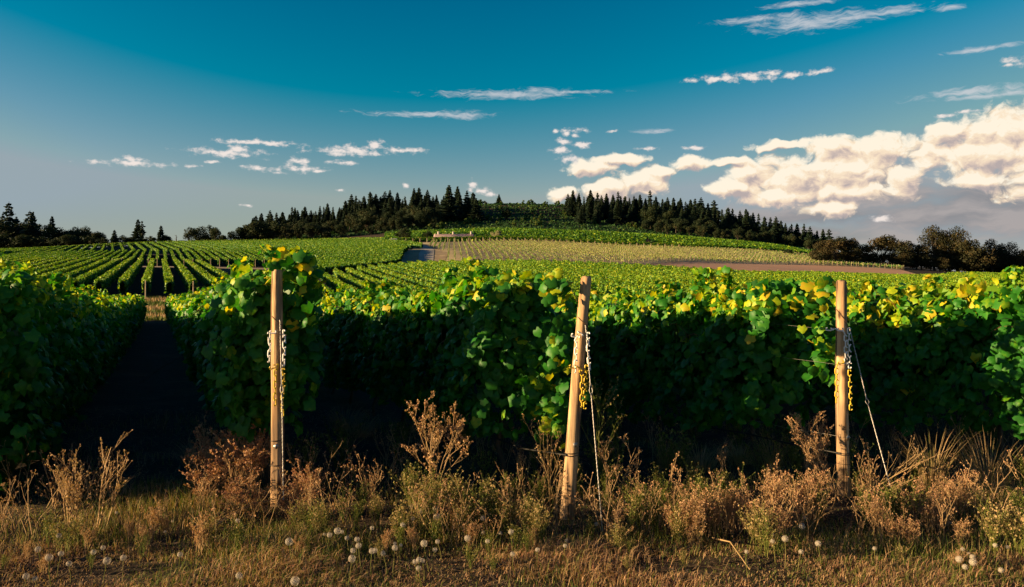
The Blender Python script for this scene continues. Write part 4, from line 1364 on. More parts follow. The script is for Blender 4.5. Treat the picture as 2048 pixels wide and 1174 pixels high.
for x_ in (-1.45, 1.4):
    for y_ in (-0.92, 0.72):
        A = Acc()
        A.tube([(x_, y_, 0.34), (x_, y_ + 0.2, 0.34)], 0.34, 0.34, 14, cap=True)
        t_ = np.linspace(0, 2 * PI, 14, endpoint=False)
        A.add([(x_, y_, 0.34)] + [(x_ + 0.34 * math.cos(a), y_, 0.34 + 0.34 * math.sin(a)) for a in t_], [(0, 1 + j, 1 + (j + 1) % 14) for j in range(14)])
        ob('wheel', A.mesh('wheel', M_tyre), cr)

# tall dry grass strip along the top of the tilled field at the right
r = np.random.default_rng(5)
n = 9000
f = r.random(n)
px_ = 1625 + f * 175 + r.normal(0, 2, n)
Yv = np.interp(px_, [1600, 1660, 1720, 1760, 1800], [331, 322, 306, 296, 280]) + r.uniform(-3, 2, n)
X_ = at(px_, Yv)
A = Acc()
BL = (np.array([(-0.05, 0, 0), (0.05, 0, 0), (0.0, 0.0, 1.0)]), np.array([(0, 1, 2)]))
for j in range(1):
    p = np.column_stack([X_, Yv, hgt(X_, Yv)])
    scatter(A, np.array([(-0.10, 0, 0), (0.10, 0, 0), (0.02, 1.0, 0.1)]), BL[1], p, np.array([0, -1.0, 0]) + r.normal(0, 0.5, (n, 3)), np.array([0, 0, 1.0]) + r.normal(0, 0.2, (n, 3)), r.uniform(0.6, 1.4, n), r.uniform(0.5, 0.8, n))
ob('tall_dry_grass', A.mesh('tall_dry_grass', M_dry), kind='stuff')

# rough grass in the gap between the nearest block and the middle left block
r = np.random.default_rng(91)
n = 9000
Yv = r.uniform(57.5, 78, n)
px_ = r.uniform(180, 460, n)
X_ = at(px_, Yv)
A = Acc()
band_ = np.sin(Yv * 0.9 + 0.4 * np.sin(X_)) > -0.1  # dark green bands put the shade across the lane into the grass tone
scatter(A, np.array([(-0.12, 0, 0), (0.12, 0, 0), (0.02, 1.0, 0.1)]), BL[1], np.column_stack([X_, Yv, hgt(X_, Yv)]), np.array([0, -1.0, 0]) + r.normal(0, 0.5, (n, 3)), np.array([0, 0, 1.0]) + r.normal(0, 0.25, (n, 3)), r.uniform(0.10, 0.42, n), np.where(band_, r.uniform(0.05, 0.2, n), r.uniform(0.45, 0.75, n)))
ob('lane_grass', A.mesh('lane_grass', M_dry), kind='stuff')

# ------------------------------------------------------------------ end posts, chains, guy wires
def post(label, base, top, r0, r1, seed):
    """base/top: photo column and row; Y from the base"""
    r = np.random.default_rng(seed)
    Yb = F * H0 / (base[1] - 557)
    bx = at(base[0], Yb)
    tz = ztop(top[1], Yb)
    tx = at(top[0], Yb)
    o = thing('wooden_post', label, 'post', (bx, Yb, 0.0), 'round wooden end posts')
    k, n = 22, 40
    zs = np.linspace(-0.25, tz, n)
    A = Acc()
    V = []
    for i, z in enumerate(zs):
        f = max(0, z / tz)
        rad = (r0 + (r1 - r0) * f) * (1 + 0.025 * math.sin(z * 5 + seed) + 0.015 * math.sin(z * 13))
        for j in range(k):
            a = 2 * PI * j / k
            rr = rad * (1 + 0.035 * math.sin(a * 2 + seed + z * 0.7) + 0.022 * math.sin(a * 5 + z * 2.1) - 0.10 * max(0, math.cos(a - 4.3 - 0.25 * math.sin(z * 2 + seed))) ** 40)
            V.append(((tx - bx) * f + rr * math.cos(a) + 0.006 * math.sin(z * 2.2 + seed), rr * math.sin(a), z))
    # worn rounded top
    for j in range(k):
        a = 2 * PI * j / k
        V.append(((tx - bx) + r1 * 0.80 * math.cos(a), r1 * 0.80 * math.sin(a), tz + 0.012 + 0.004 * math.sin(a * 3 + seed)))
    V.append(((tx - bx), 0, tz + 0.014))
    q_ = [(i * k + j, i * k + (j + 1) % k, (i + 1) * k + (j + 1) % k, (i + 1) * k + j) for i in range(n) for j in range(k)]
    A.add(V, q_)
    A.T.append(np.array([(n * k + j, n * k + (j + 1) % k, (n + 1) * k) for j in range(k)]))
    ob('shaft', A.mesh('shaft', M_wood, smooth=True), o)
    return o, (bx, Yb, tx - bx, tz, r0, r1)


def on_post(info, z, ang, out=0.0):
    bx, Yb, dx, tz, r0, r1 = info
    f = z / tz
    rad = r0 + (r1 - r0) * f + out
    return np.array([bx + dx * f + rad * math.cos(ang), Yb + rad * math.sin(ang), z])


def band(o, info, z, tilt=0.0, mat_=None, rad=0.003):
    A = Acc()
    P_ = [on_post(info, z + tilt * math.cos(a + 0.6), a, 0.003) - np.array(o.location) for a in np.linspace(0, 2 * PI, 25)]
    A.tube(P_, rad, rad, 5)
    ob('wire_band', A.mesh('wire_band', mat_ or M_drip), o)


def tag_plate(o, info, z, ang, s_=0.017, rot=0.0, screw=True):
    c = on_post(info, z, ang, 0.004) - np.array(o.location)
    nrm_ = np.array([math.cos(ang), math.sin(ang), 0])
    tx_ = np.array([-math.sin(ang), math.cos(ang), 0])
    up_ = np.array([0, 0, 1.0])
    a_, b_ = tx_ * math.cos(rot) + up_ * math.sin(rot), -tx_ * math.sin(rot) + up_ * math.cos(rot)
    V = [c + s_ * (i * a_ + j * b_) + nrm_ * d for d in (0, 0.004) for i, j in ((-1, -1), (1, -1), (1, 1), (-1, 1))]
    A = Acc()
    A.add(V, [(0, 3, 2, 1), (4, 5, 6, 7), (0, 1, 5, 4), (1, 2, 6, 5), (2, 3, 7, 6), (3, 0, 4, 7)])
    pl = ob('metal_tag', A.mesh('metal_tag', M_wire), o)
    A = Acc()
    A.tube([tuple(c + nrm_ * 0.003), tuple(c + nrm_ * 0.008)], 0.005, 0.004, 8, cap=True)
    ob('nail', A.mesh('nail', M_drip), pl)


def link_mesh(nm, m, L=0.058, Wd=0.032, rw=0.0054):
    A = Acc()
    P_ = []
    rr = Wd / 2 - rw
    hl = L / 2 - Wd / 2
    for i in range(17):
        a = 2 * PI * i / 16
        P_.append((rr * math.cos(a), 0, (hl if math.sin(a) >= 0 else -hl) + rr * math.sin(a)))
    A.tube(P_, rw, rw, 6)
    return mesh_np(nm, np.concatenate(A.V), np.concatenate(A.T), m, None, True)


LW, LY = link_mesh('link', M_wchain), link_mesh('link', M_ychain)


def chain(label, pts, lm, group, seed):
    """pts world polyline; links along it"""
    r = random.Random(seed)
    P_ = [np.array(p, float) for p in pts]
    o = thing('plastic_chain', label, 'chain', tuple(P_[0]), group)
    S_ = [0]
    for a, b in zip(P_[:-1], P_[1:]):
        S_.append(S_[-1] + np.linalg.norm(b - a))
    Pm = np.array(P_)
    pitch = 0.0455
    n = int(S_[-1] / pitch)
    for i in range(n):
        s_ = (i + 0.5) * pitch
        c = np.array([np.interp(s_, S_, Pm[:, q]) for q in range(3)])
        c2 = np.array([np.interp(min(S_[-1], s_ + 0.01), S_, Pm[:, q]) for q in range(3)])
        c1 = np.array([np.interp(max(0, s_ - 0.01), S_, Pm[:, q]) for q in range(3)])
        z_ = Vector(c2 - c1).normalized()
        side = Vector((1, 0.2, 0)) if abs(z_.z) > 0.5 else Vector((0, 0.2, 1))
        y_ = z_.cross(side).normalized()
        x_ = y_.cross(z_)
        R_ = Matrix((x_, y_, z_)).transposed().to_4x4() @ Matrix.Rotation((PI / 2 if i % 2 else 0) + 0.5 + r.uniform(-0.25, 0.25), 4, 'Z')
        l_ = bpy.data.objects.new('link', lm)
        l_.parent = o
        l_.matrix_local = Matrix.Translation(Vector(c - P_[0])) @ R_
        COL.objects.link(l_)
    return o


def cable(name, label, cat, pts, rad, m, group=None, loop=None, twist=True):
    Pm = np.array(pts, float)
    o = thing(name, label, cat, tuple(Pm[0]), group)
    A = Acc()
    L = np.linalg.norm(Pm[-1] - Pm[0])
    n = max(30, int(L / 0.012))
    u = np.linspace(0, 1, n)
    S_ = np.concatenate([[0], np.cumsum(np.linalg.norm(np.diff(Pm, axis=0), axis=1))])
    C_ = np.stack([np.interp(u * S_[-1], S_, Pm[:, q]) for q in range(3)], 1) - Pm[0]
    for ph in ((0, PI) if twist else (0,)):
        a = u * S_[-1] / 0.055 * 2 * PI + ph
        gap = rad * 0.8 if twist else 0
        off = np.stack([np.cos(a), np.sin(a), np.zeros(n)], 1) * gap
        if loop is not None and twist:
            bulge = np.exp(-((u - loop) / 0.018) ** 2)[:, None] * 0.012
            off = off + np.array([1 if ph == 0 else -1, 0, 0]) * bulge
        A.tube(C_ + off, rad, rad, 4)
    ob('strand', A.mesh('strand', m), o)
    return o


def W3(px, py, Yv):
    return np.array([at(px, Yv), Yv, ztop(py, Yv)])


p1o, i1 = post('leftmost near wooden post, upright, with vine shoots draped over its top', (553, 1012), (556, 543), 0.050, 0.041, 1)
p2o, i2 = post('middle near wooden post, leaning to the right at its top', (1133, 1030), (1173, 556), 0.052, 0.040, 2)
p3o, i3 = post('rightmost near wooden post with a slanting guy wire on its right', (1688, 992), (1682, 564), 0.051, 0.042, 3)
Y1, Y2, Y3 = i1[1], i2[1], i3[1]
band(p1o, i1, ztop(880, Y1), 0.004)
band(p1o, i1, ztop(929, Y1), 0.003)
tag_plate(p1o, i1, ztop(890, Y1), -1.35, rot=0.6)
band(p2o, i2, ztop(905, Y2), 0.004)
band(p2o, i2, ztop(910, Y2), 0.004)
tag_plate(p2o, i2, ztop(887, Y2), -1.25)
band(p3o, i3, ztop(905, Y3), 0.0)
band(p3o, i3, ztop(908, Y3), 0.0)
band(p3o, i3, ztop(926, Y3), 0.0, None, 0.002)
tag_plate(p3o, i3, ztop(873, Y3), -1.2, rot=0.78)
for o_, i_, z1, z2 in ((p1o, i1, 628, 652), (p2o, i2, 632, 655), (p3o, i3, 618, 655)):
    A = Acc()
    Yq = i_[1]
    za, zb = ztop(z1, Yq), ztop(z2, Yq)
    P_ = [on_post(i_, za + (zb - za) * f, -2.9 + 2.6 * f, 0.003) - np.array(o_.location) for f in np.linspace(0, 1, 12)]
    A.tube(P_, 0.0025, 0.0025, 5)
    ob('wire_staple', A.mesh('wire_staple', M_cane), o_)

GW, GY = 'white plastic chains on the end posts', 'yellow plastic chains on the end posts'
f_ = 0.088   # in front of the post axis
chain('white chain dangling left of the leftmost post from a short hook of links', [W3(552, 664, Y1 - f_), W3(543, 664, Y1 - f_), W3(538, 668, Y1 - f_), W3(540, 690, Y1 - f_), W3(537, 727, Y1 - f_)], LW, GW, 1)
chain('white chain hanging straight down the right side of the leftmost post', [W3(568, 660, Y1 - f_), W3(569, 700, Y1 - f_), W3(567, 736, Y1 - f_)], LW, GW, 2)
chain('yellow chain hooked across and hanging down the front of the leftmost post', [W3(540, 737, Y1 - f_), W3(547, 733, Y1 - f_), W3(555, 732, Y1 - f_), W3(551, 742, Y1 - f_), W3(550, 780, Y1 - f_), W3(550, 822, Y1 - f_)], LY, GY, 3)
chain('yellow chain hanging off the right side of the leftmost post', [W3(567, 737, Y1 - f_), W3(568, 770, Y1 - f_), W3(564, 800, Y1 - f_), W3(566, 836, Y1 - f_)], LY, GY, 4)
chain('white chain looped onto the left front of the middle post', [W3(1143, 670, Y2 - f_), W3(1152, 671, Y2 - f_), W3(1161, 667, Y2 - f_), W3(1153, 680, Y2 - f_), W3(1152, 715, Y2 - f_), W3(1151, 748, Y2 - f_)], LW, GW, 5)
chain('white chain hanging at the right of the middle post beside the guy wire', [W3(1177, 665, Y2 - f_), W3(1176, 700, Y2 - f_), W3(1180, 745, Y2 - f_)], LW, GW, 6)
chain('yellow chain hooked left of the middle post and hanging over its front', [W3(1139, 733, Y2 - f_), W3(1150, 733, Y2 - f_), W3(1159, 736, Y2 - f_), W3(1164, 748, Y2 - f_), W3(1163, 815, Y2 - f_)], LY, GY, 7)
chain('yellow chain hanging free at the right of the middle post', [W3(1173, 730, Y2 - f_), W3(1171, 770, Y2 - f_), W3(1170, 818, Y2 - f_)], LY, GY, 8)
chain('white chain stretched from the left and dropping down the front of the rightmost post', [W3(1652, 658, Y3 - f_), W3(1668, 659, Y3 - f_), W3(1685, 659, Y3 - f_), W3(1691, 672, Y3 - f_), W3(1692, 728, Y3 - f_)], LW, GW, 9)
chain('white chain hanging free at the right of the rightmost post', [W3(1698, 656, Y3 - f_), W3(1699, 700, Y3 - f_), W3(1700, 738, Y3 - f_)], LW, GW, 10)
chain('yellow chain hooked at the left of the rightmost post and hanging beside it', [W3(1688, 723, Y3 - f_), W3(1676, 727, Y3 - f_), W3(1673, 735, Y3 - f_), W3(1674, 775, Y3 - f_), W3(1672, 812, Y3 - f_)], LY, GY, 11)
chain('yellow chain continuing below the white one at the right of the rightmost post', [W3(1699, 740, Y3 - f_), W3(1701, 780, Y3 - f_), W3(1702, 824, Y3 - f_)], LY, GY, 12)
GC = 'twisted guy wires of the end posts'
cable('guy_wire', 'twisted guy wire running nearly straight down in front of the leftmost post', 'wire', [W3(560, 640, Y1 - 0.05), W3(564, 800, Y1 - 0.22), W3(567, 1000, Y1 - 0.42)], 0.0026, M_wire, GC, 0.4)
cable('guy_wire', 'twisted guy wire slanting down to the ground right of the middle post', 'wire', [W3(1171, 650, Y2 - 0.05), W3(1205, 1062, Y2 - 0.45)], 0.0026, M_wire, GC, 0.33)
cable('guy_wire', 'long slanting guy wire with a small loop right of the rightmost post', 'wire', [W3(1699, 655, Y3 - 0.05), W3(1735, 805, Y3 - 0.25), W3(1789, 1003, Y3 - 0.55)], 0.0028, M_wire, GC, 0.44)

GT = 'trellis wires near the end posts'


def wire_along(label, c, z, y0, y1, m=M_wire, rad=0.0011, sag=0.03, name='trellis_wire', cat='wire', start=None):
    ys = np.linspace(y0, y1, 50)
    xs = c + M_SLOPE * ys - 0.12
    zs = hgt(xs, ys) + z - sag * np.abs(np.sin((ys - y0) * 0.6))
    Pm = np.column_stack([xs, ys, zs])
    if start is not None:
        Pm = np.vstack([start, Pm])
    A = Acc()
    A.tube(Pm - Pm[0], rad, rad, 4)
    thing(name, label, cat, tuple(Pm[0]), GT, A.mesh(name, m))


wire_along('upper trellis wire leaving the white chain of the rightmost post', 5.51, ztop(658, Y3), 6.9, 22, start=W3(1652, 658, Y3 - f_))
wire_along('middle trellis wire leaving the yellow chain of the rightmost post', 5.51, ztop(728, Y3), 6.9, 22, start=W3(1668, 728, Y3 - f_))
wire_along('low trellis wire stapled to the rightmost post below its chains', 5.51, 0.46, 6.9, 22, start=on_post(i3, ztop(871, Y3), -2.4, 0.004))
wire_along('black drip hose slung low along the row of the rightmost post', 5.51, 0.33, 6.9, 30, M_drip, 0.008, 0.03, 'drip_hose', 'hose', start=on_post(i3, ztop(905, Y3), -2.4, 0.004))
wire_along('black drip hose slung low along the row of the middle post', 3.03, 0.40, 6.4, 30, M_drip, 0.008, 0.06, 'drip_hose', 'hose', start=on_post(i2, ztop(908, Y2), -2.4, 0.004))
wire_along('upper trellis wire behind the leftmost post', 0.914, 1.30, 6.4, 20, start=W3(552, 664, Y1 - f_))


# ------------------------------------------------------------------ weeds
def weed_mesh(seed, h=1.0, stems=5, spread=0.35, depth=3, seedr=0.012, tone=0.5, stone=0.75, lean=(0, 0), curve=0.25, thick=0.006, nbranch=5, tufts=True, droop=0.0):
    """branching dry weed of height h standing at the origin; returns stem mesh and seed-head mesh"""
    r = np.random.default_rng(seed)
    A, B = Acc(), Acc()
    tips = []

    def grow(p, d, L, rad, lv):
        n = 5 if lv == 0 else 4
        pts = [np.array(p, float)]
        dd = np.array(d, float)
        for i in range(n):
            dd = dd + r.normal(0, curve * 0.25, 3) + np.array([0, 0, 0.06 - droop * 0.12])
            dd /= np.linalg.norm(dd)
            pts.append(pts[-1] + dd * L / n)
        A.tube(pts, rad, rad * 0.45, 3, tone + r.normal(0, 0.05))
        if lv >= depth - 1:
            tips.append((pts[-1], dd))
            for q in pts[2:-1]:
                if r.random() < 0.6:
                    tips.append((q + r.normal(0, 0.008, 3), dd))
            return
        nb = nbranch if lv == 0 else max(2, nbranch - 1)
        for b in range(nb):
            f = 0.30 + 0.68 * (b + r.random() * 0.7) / nb
            i = min(n - 1, int(f * n))
            q = pts[i] + (pts[i + 1] - pts[i]) * (f * n - i)
            a = r.uniform(0, 2 * PI)
            nd = dd + np.array([math.cos(a), math.sin(a), 0.15]) * r.uniform(0.45, 0.95)
            nd /= np.linalg.norm(nd)
            grow(q, nd, L * r.uniform(0.32, 0.55) * (1.15 - 0.5 * f), rad * 0.6, lv + 1)
        tips.append((pts[-1], dd))

    for s_ in range(stems):
        a = r.uniform(0, 2 * PI)
        m_ = r.uniform(0.05, 1) * spread
        d = np.array([math.cos(a) * m_ + lean[0], math.sin(a) * m_ + lean[1], 1.0])
        d /= np.linalg.norm(d)
        grow((r.normal(0, 0.02), r.normal(0, 0.02), -0.02), d, h * r.uniform(0.7, 1.05), thick, 0)
    if tips:
        P_ = np.array([t[0] for t in tips])
        D_ = np.array([t[1] for t in tips])
        m_ = 3 if tufts else 1
        P3 = np.repeat(P_, m_, 0) + r.normal(0, seedr * 0.5, (len(P_) * m_, 3))
        scatter(B, DIAM[0], DIAM[1], P3, r.normal(0, 1, P3.shape), np.repeat(D_, m_, 0) + r.normal(0, 0.3, P3.shape), seedr * r.uniform(1.0, 2.0, len(P3)), stone + r.normal(0, 0.08, len(P3)))
    return A.mesh('stems', M_dry), B.mesh('seed_heads', M_dry)


def weed(label, meshes, px, py, rot=0.0, scale=1.0, group='dry weeds along the headland', name='dry_weed', cat='weed'):
    Yv = F * H0 / (py - 557)
    x = at(px, Yv)
    o = thing(name, label, cat, (x, Yv, h1(x, Yv)), group, rotz=rot, scale=scale)
    ob('stems', meshes[0], o)
    ob('seed_heads', meshes[1], o, kind='stuff')
    return o


BUSHY = weed_mesh(101, 0.80, 5, 0.62, 4, 0.0075, 0.64, 0.78, nbranch=5, thick=0.0060, curve=0.35)
CAND = weed_mesh(102, 0.50, 8, 0.35, 3, 0.0060, 0.64, 0.72, curve=0.3, thick=0.0055)
THIN = weed_mesh(103, 0.75, 3, 0.18, 3, 0.0060, 0.5, 0.75, thick=0.0045)
TUMB = weed_mesh(104, 0.80, 3, 0.15, 4, 0.0045, 0.66, 0.80, lean=(-0.75, 0.1), nbranch=6, thick=0.0065)
REDD = [weed_mesh(110 + i, 0.44, 9, 0.60, 3, 0.0075, 0.70, 0.95, curve=0.6, thick=0.0035, droop=0.3) for i in range(4)]
HERB = [weed_mesh(120 + i, 0.28, 8, 0.35, 2, 0.0060, 0.18, 0.34, thick=0.0028, nbranch=8) for i in range(4)]
FLEA = [weed_mesh(130 + i, 0.29, 8, 0.35, 3, 0.0050, 0.62, 0.84, thick=0.0030, nbranch=5) for i in range(4)]
GOLD = [weed_mesh(140 + i, 0.30, 10, 0.35, 2, 0.0070, 0.33, 0.48, thick=0.0030, nbranch=8) for i in range(3)]

weed('tall bushy dry weed, the largest, standing between the leftmost and middle posts', BUSHY, 868, 1010, 0.3, 0.92)
weed('straw-coloured fanning weed at the far left of the headland', CAND, 142, 1052, 0.2, 0.95)
weed('leaning pair of dry stalks reaching highest on the left headland', weed_mesh(105, 0.62, 3, 0.15, 3, 0.006, 0.62, 0.72, lean=(0.35, 0)), 200, 1052, 0.0, 1.0)
weed('thin dry weed just left of the middle post', THIN, 1106, 1020, 0.4, 0.9)
weed('brown forked weed at the foot of the middle guy wire', weed_mesh(106, 0.55, 3, 0.45, 4, 0.005, 0.6, 0.78, nbranch=4), 1216, 1012, 0.8, 0.95)
weed('tall green-gold weed stalk behind the middle post', weed_mesh(107, 1.15, 2, 0.10, 3, 0.008, 0.30, 0.45, nbranch=6), 1192, 985, 0.0, 1.0)
weed('golden weed keeled over to the left against the rightmost post', TUMB, 1690, 1010, 0.0, 1.0)
weed('broken dry stalks fanned over the ground right of the rightmost post', weed_mesh(108, 0.75, 5, 0.25, 3, 0.005, 0.6, 0.7, lean=(1.9, -0.6), nbranch=3), 1700, 1000, 0.0, 1.0)
reds = [(430, 985, 1.2), (465, 1000, 1.25), (495, 1005, 1.2), (448, 960, 1.2), (515, 985, 1.0), (486, 965, 1.25), (575, 1040, 0.55), (600, 1045, 0.7), (620, 1020, 0.8), (408, 1010, 0.8), (500, 1045, 0.6), (470, 1048, 0.8), (525, 950, 1.0)]
for i, (a_, b_, s_) in enumerate(reds):
    weed(f'rust-brown tangled weed, {nth(i)} of the thicket around the foot of the leftmost post', REDD[i % 3], a_, b_, i * 1.3, s_, 'rusty tangle of weeds by the leftmost post')

# smaller clumps: herbs, fleabane, golden clumps
rr_ = random.Random(17)
SM = []
for i in range(26):
    SM.append((rr_.uniform(1340, 1930), rr_.uniform(1010, 1105), 'f', rr_.uniform(0.7, 1.15)))
for a_, b_ in ((1555, 1045), (1590, 1055), (1620, 1040), (1470, 1060), (1400, 1075), (1700, 1050), (1760, 1080), (1820, 1060)):
    SM.append((a_, b_, 'f', 1.15))
for a_, b_ in ((1515, 1108), (1530, 1120), (2020, 1095), (2038, 1110), (1990, 1108), (1060, 1085), (1080, 1100), (1360, 1095), (800, 1095), (930, 1080), (640, 1090)):
    SM.append((a_, b_, 'g', rr_.uniform(0.8, 1.1)))
for i in range(46):
    SM.append((rr_.uniform(640, 2060), rr_.uniform(985, 1075), 'h', rr_.uniform(0.7, 1.25)))
for i in range(30):
    SM.append((rr_.uniform(-10, 1330), rr_.uniform(1060, 1115), 'fgh'[i % 3], rr_.uniform(0.5, 0.85)))
for a_, b_ in ((830, 1045), (870, 1060), (905, 1050), (850, 1075), (920, 1065), (560, 1050), (590, 1060), (530, 1060), (980, 1070)):
    SM.append((a_, b_, 'g', 1.15))
for i in range(34):
    SM.append((rr_.uniform(-10, 2060), rr_.uniform(1095, 1150), 'hfgh'[i % 4], rr_.uniform(0.35, 0.6)))
SM = [q_ for q_ in SM if not any(abs(q_[0] - pb) < 42 and q_[1] > pz for pb, pz in ((553, 1000), (1133, 1010), (1688, 1000)))]
SM.sort()
kinds = {'f': ('fleabane', 'seeded reddish fleabane clump', FLEA), 'g': ('golden_herb', 'yellow-lit herb clump', GOLD), 'h': ('green_herb', 'dull green herb clump', HERB)}
cnt = {'f': 0, 'g': 0, 'h': 0}
for i, (a_, b_, t_, s_) in enumerate(SM):
    nm, lab, pr = kinds[t_]
    where = 'left of the leftmost post' if a_ < 555 else 'between leftmost and middle posts' if a_ < 1150 else 'between middle and rightmost posts' if a_ < 1685 else 'right of the rightmost post'
    weed(f'{lab} {where}, {nth(cnt[t_])} of its kind from the left', pr[i % len(pr)], a_, b_, i * 2.1, s_, lab.replace('clump', 'clumps') + ' on the headland', nm, 'plant')
    cnt[t_] += 1


STALK = [weed_mesh(150 + i, 0.42, 3, 0.40, 3, 0.0055, 0.66, 0.86, thick=0.0034, nbranch=3, curve=0.6) for i in range(5)]
SHADE = [weed_mesh(160 + i, 0.34, 7, 0.55, 2, 0.0090, 0.15, 0.30, thick=0.0030, nbranch=6) for i in range(3)]
pos_ = sorted((rr_.uniform(-10, 2060), rr_.uniform(985, 1110)) for _ in range(110))
pos_ = [q_ for q_ in pos_ if not any(abs(q_[0] - pb) < 22 and q_[1] > pz for pb, pz in ((553, 1000), (1133, 1010), (1688, 1000)))]
for i, (a_, b_) in enumerate(pos_):
    weed(f'{nth(i)} thin crooked dry stalk from the left along the front of the headland', STALK[i % 5], a_, b_, i * 1.7, rr_.uniform(0.55, 1.1), 'thin dry stalks along the headland', 'dry_stalk', 'stalk')
pos_ = sorted((rr_.uniform(600, 2060), rr_.uniform(880, 975)) for _ in range(60))
for i, (a_, b_) in enumerate(pos_):
    weed(f'{nth(i)} dim weed from the left in the shade under the vines', (SHADE + STALK[:2])[i % 5], a_, b_, i * 1.7, rr_.uniform(0.7, 1.3), 'dim weeds in the shade under the vines', 'shade_weed', 'weed')


def tuft_mesh(seed, n, h, spread, tone, dtone=0.08, bend=0.5, wd=0.006):
    r = np.random.default_rng(seed)
    A = Acc()
    a = r.uniform(0, 2 * PI, n)
    d = r.random(n) ** 0.7 * spread
    L = h * r.uniform(0.5, 1.1, n)
    lean = np.stack([np.cos(a), np.sin(a)], 1) * (0.25 + bend * r.random(n))[:, None]
    b = np.stack([np.cos(a) * d, np.sin(a) * d], 1)
    side = np.stack([-np.sin(a), np.cos(a)], 1)
    V = []
    for f, w_ in ((0, 1.0), (0.45, 0.8), (0.8, 0.5)):
        zz = L * f * (1 - 0.25 * f)
        xy = b + lean * (L * f ** 1.6)[:, None]
        for s_ in (-1, 1):
            V.append(np.column_stack([xy + side * wd * w_ * s_, zz]))
    V.append(np.column_stack([b + lean * L[:, None] * 1.05, L * 0.78]))
    V = np.stack(V, 1)
    T = np.array([(0, 1, 3), (0, 3, 2), (2, 3, 5), (2, 5, 4), (4, 5, 6)])
    T = T[None] + (np.arange(n) * 7)[:, None, None]
    A.add(V.reshape(-1, 3), T.reshape(-1, 3), np.repeat(tone + r.normal(0, dtone, n), 7))
    return A


TUFT = tuft_mesh(1, 170, 0.52, 0.10, 0.56, bend=0.35, wd=0.0018).mesh('blades', M_dry)
TUFT2 = tuft_mesh(2, 300, 0.32, 0.18, 0.76, bend=0.9, wd=0.0020).mesh('blades', M_dry)
for i, (a_, b_, s_, m_, lab) in enumerate([(1865, 975, 1.15, TUFT, 'tall dry grass tuft under the vines right of the guy wire'), (1978, 985, 1.2, TUFT, 'largest dry grass tuft, at the right edge under the last vine row'),
                                          (1400, 935, 0.9, TUFT2, 'pale dry grass tuft in the shade left of the rightmost post'), (1545, 950, 0.9, TUFT, 'dim dry grass tuft just left of the rightmost post'),
                                          (690, 842, 1.0, TUFT2, 'pale matted grass mound in the shade right of the leftmost post'), (720, 858, 0.8, TUFT2, 'smaller matted grass mound beside the pale one in the shade'),
                                          (1330, 930, 0.8, TUFT, 'dry grass tuft in the shade right of the middle post'), (1480, 925, 0.8, TUFT2, 'flattened grass tuft midway between middle and rightmost posts'),
                                          (400, 925, 0.9, TUFT2, 'grey-green grass tuft at the edge of the dark aisle')]):
    Yv = F * H0 / (b_ - 557)
    x = at(a_, Yv)
    thing('grass_tuft', lab, 'grass tuft', (x, Yv, h1(x, Yv)), 'dry grass tufts under the vines', m_, rotz=i * 1.1, scale=s_)

# fallen sticks
r = random.Random(9)
for i, (a_, b_, a2, b2, lab) in enumerate([(1720, 1000, 1860, 1065, 'long bent straw stalk lying right of the rightmost post'), (1945, 998, 2070, 996, 'straight pale cane lying at the right edge'), (1425, 1085, 1500, 1150, 'broken brown stalk lying in the grass below the right weeds'),
                                          (660, 1040, 760, 1000, 'arched thin twig right of the leftmost post'), (395, 1080, 500, 1030, 'fan of fallen twigs left of the leftmost post'), (1520, 975, 1570, 940, 'short pale twig in the shade under the third row')]):
    Ya, Yb_ = F * H0 / (b_ - 557), F * H0 / (b2 - 557)
    A = Acc()
    pa_, pb_ = np.array([at(a_, Ya), Ya, 0.03]), np.array([at(a2, Yb_), Yb_, 0.03])
    for q in range(4 if 'fan' in lab else 1):
        e_ = pb_ + np.array([0.12 * q, 0.05 * q, 0.03 * q])
        A.tube([np.zeros(3), (e_ - pa_) * 0.5 + np.array([0, 0, 0.07]), e_ - pa_], 0.006, 0.003, 5, 0.6)
    thing('fallen_stalk', lab, 'stalk', tuple(pa_), None, A.mesh('fallen_stalk', M_dry))

# ------------------------------------------------------------------ dandelion clocks
def dandelion_parts():
    r = np.random.default_rng(4)
    A = Acc()
    A.tube([(0, 0, -0.26), (0.006, 0, -0.13), (0, 0, -0.004)], 0.0022, 0.0018, 5, 0.35)
    stem = A.mesh('stem', M_dry)
    B = Acc()
    n = 110
    i = np.arange(n) + 0.5
    ph = np.arccos(1 - 2 * i / n)
    th = PI * (1 + 5 ** 0.5) * i
    d = np.stack([np.cos(th) * np.sin(ph), np.sin(th) * np.sin(ph), np.cos(ph)], 1)
    R_ = 0.026
    side = np.cross(d, r.normal(0, 1, (n, 3)))
    side /= np.linalg.norm(side, axis=1)[:, None]
    V = np.stack([d * 0.004 + side * 0.0004, d * 0.004 - side * 0.0004, d * R_], 1)
    B.add(V.reshape(-1, 3), np.arange(n * 3).reshape(n, 3))
    star = (np.array([(-0.5, -0.5, 0.1), (0.5, -0.5, 0.1), (0.5, 0.5, 0.1), (-0.5, 0.5, 0.1), (0, 0, -0.15)]), np.array([(0, 1, 4), (1, 2, 4), (2, 3, 4), (3, 0, 4)]))
    scatter(B, star[0], star[1], d * R_, d, r.normal(0, 1, (n, 3)), np.full(n, 0.0052), np.full(n, 0.5))
    # the small seed core
    scatter(B, DIAM[0], DIAM[1], d[::3] * 0.005, d[::3], r.normal(0, 1, (len(d[::3]), 3)), np.full(len(d[::3]), 0.004), np.full(len(d[::3]), 0.5))
    return stem, B.mesh('seed_ball', M_seed)


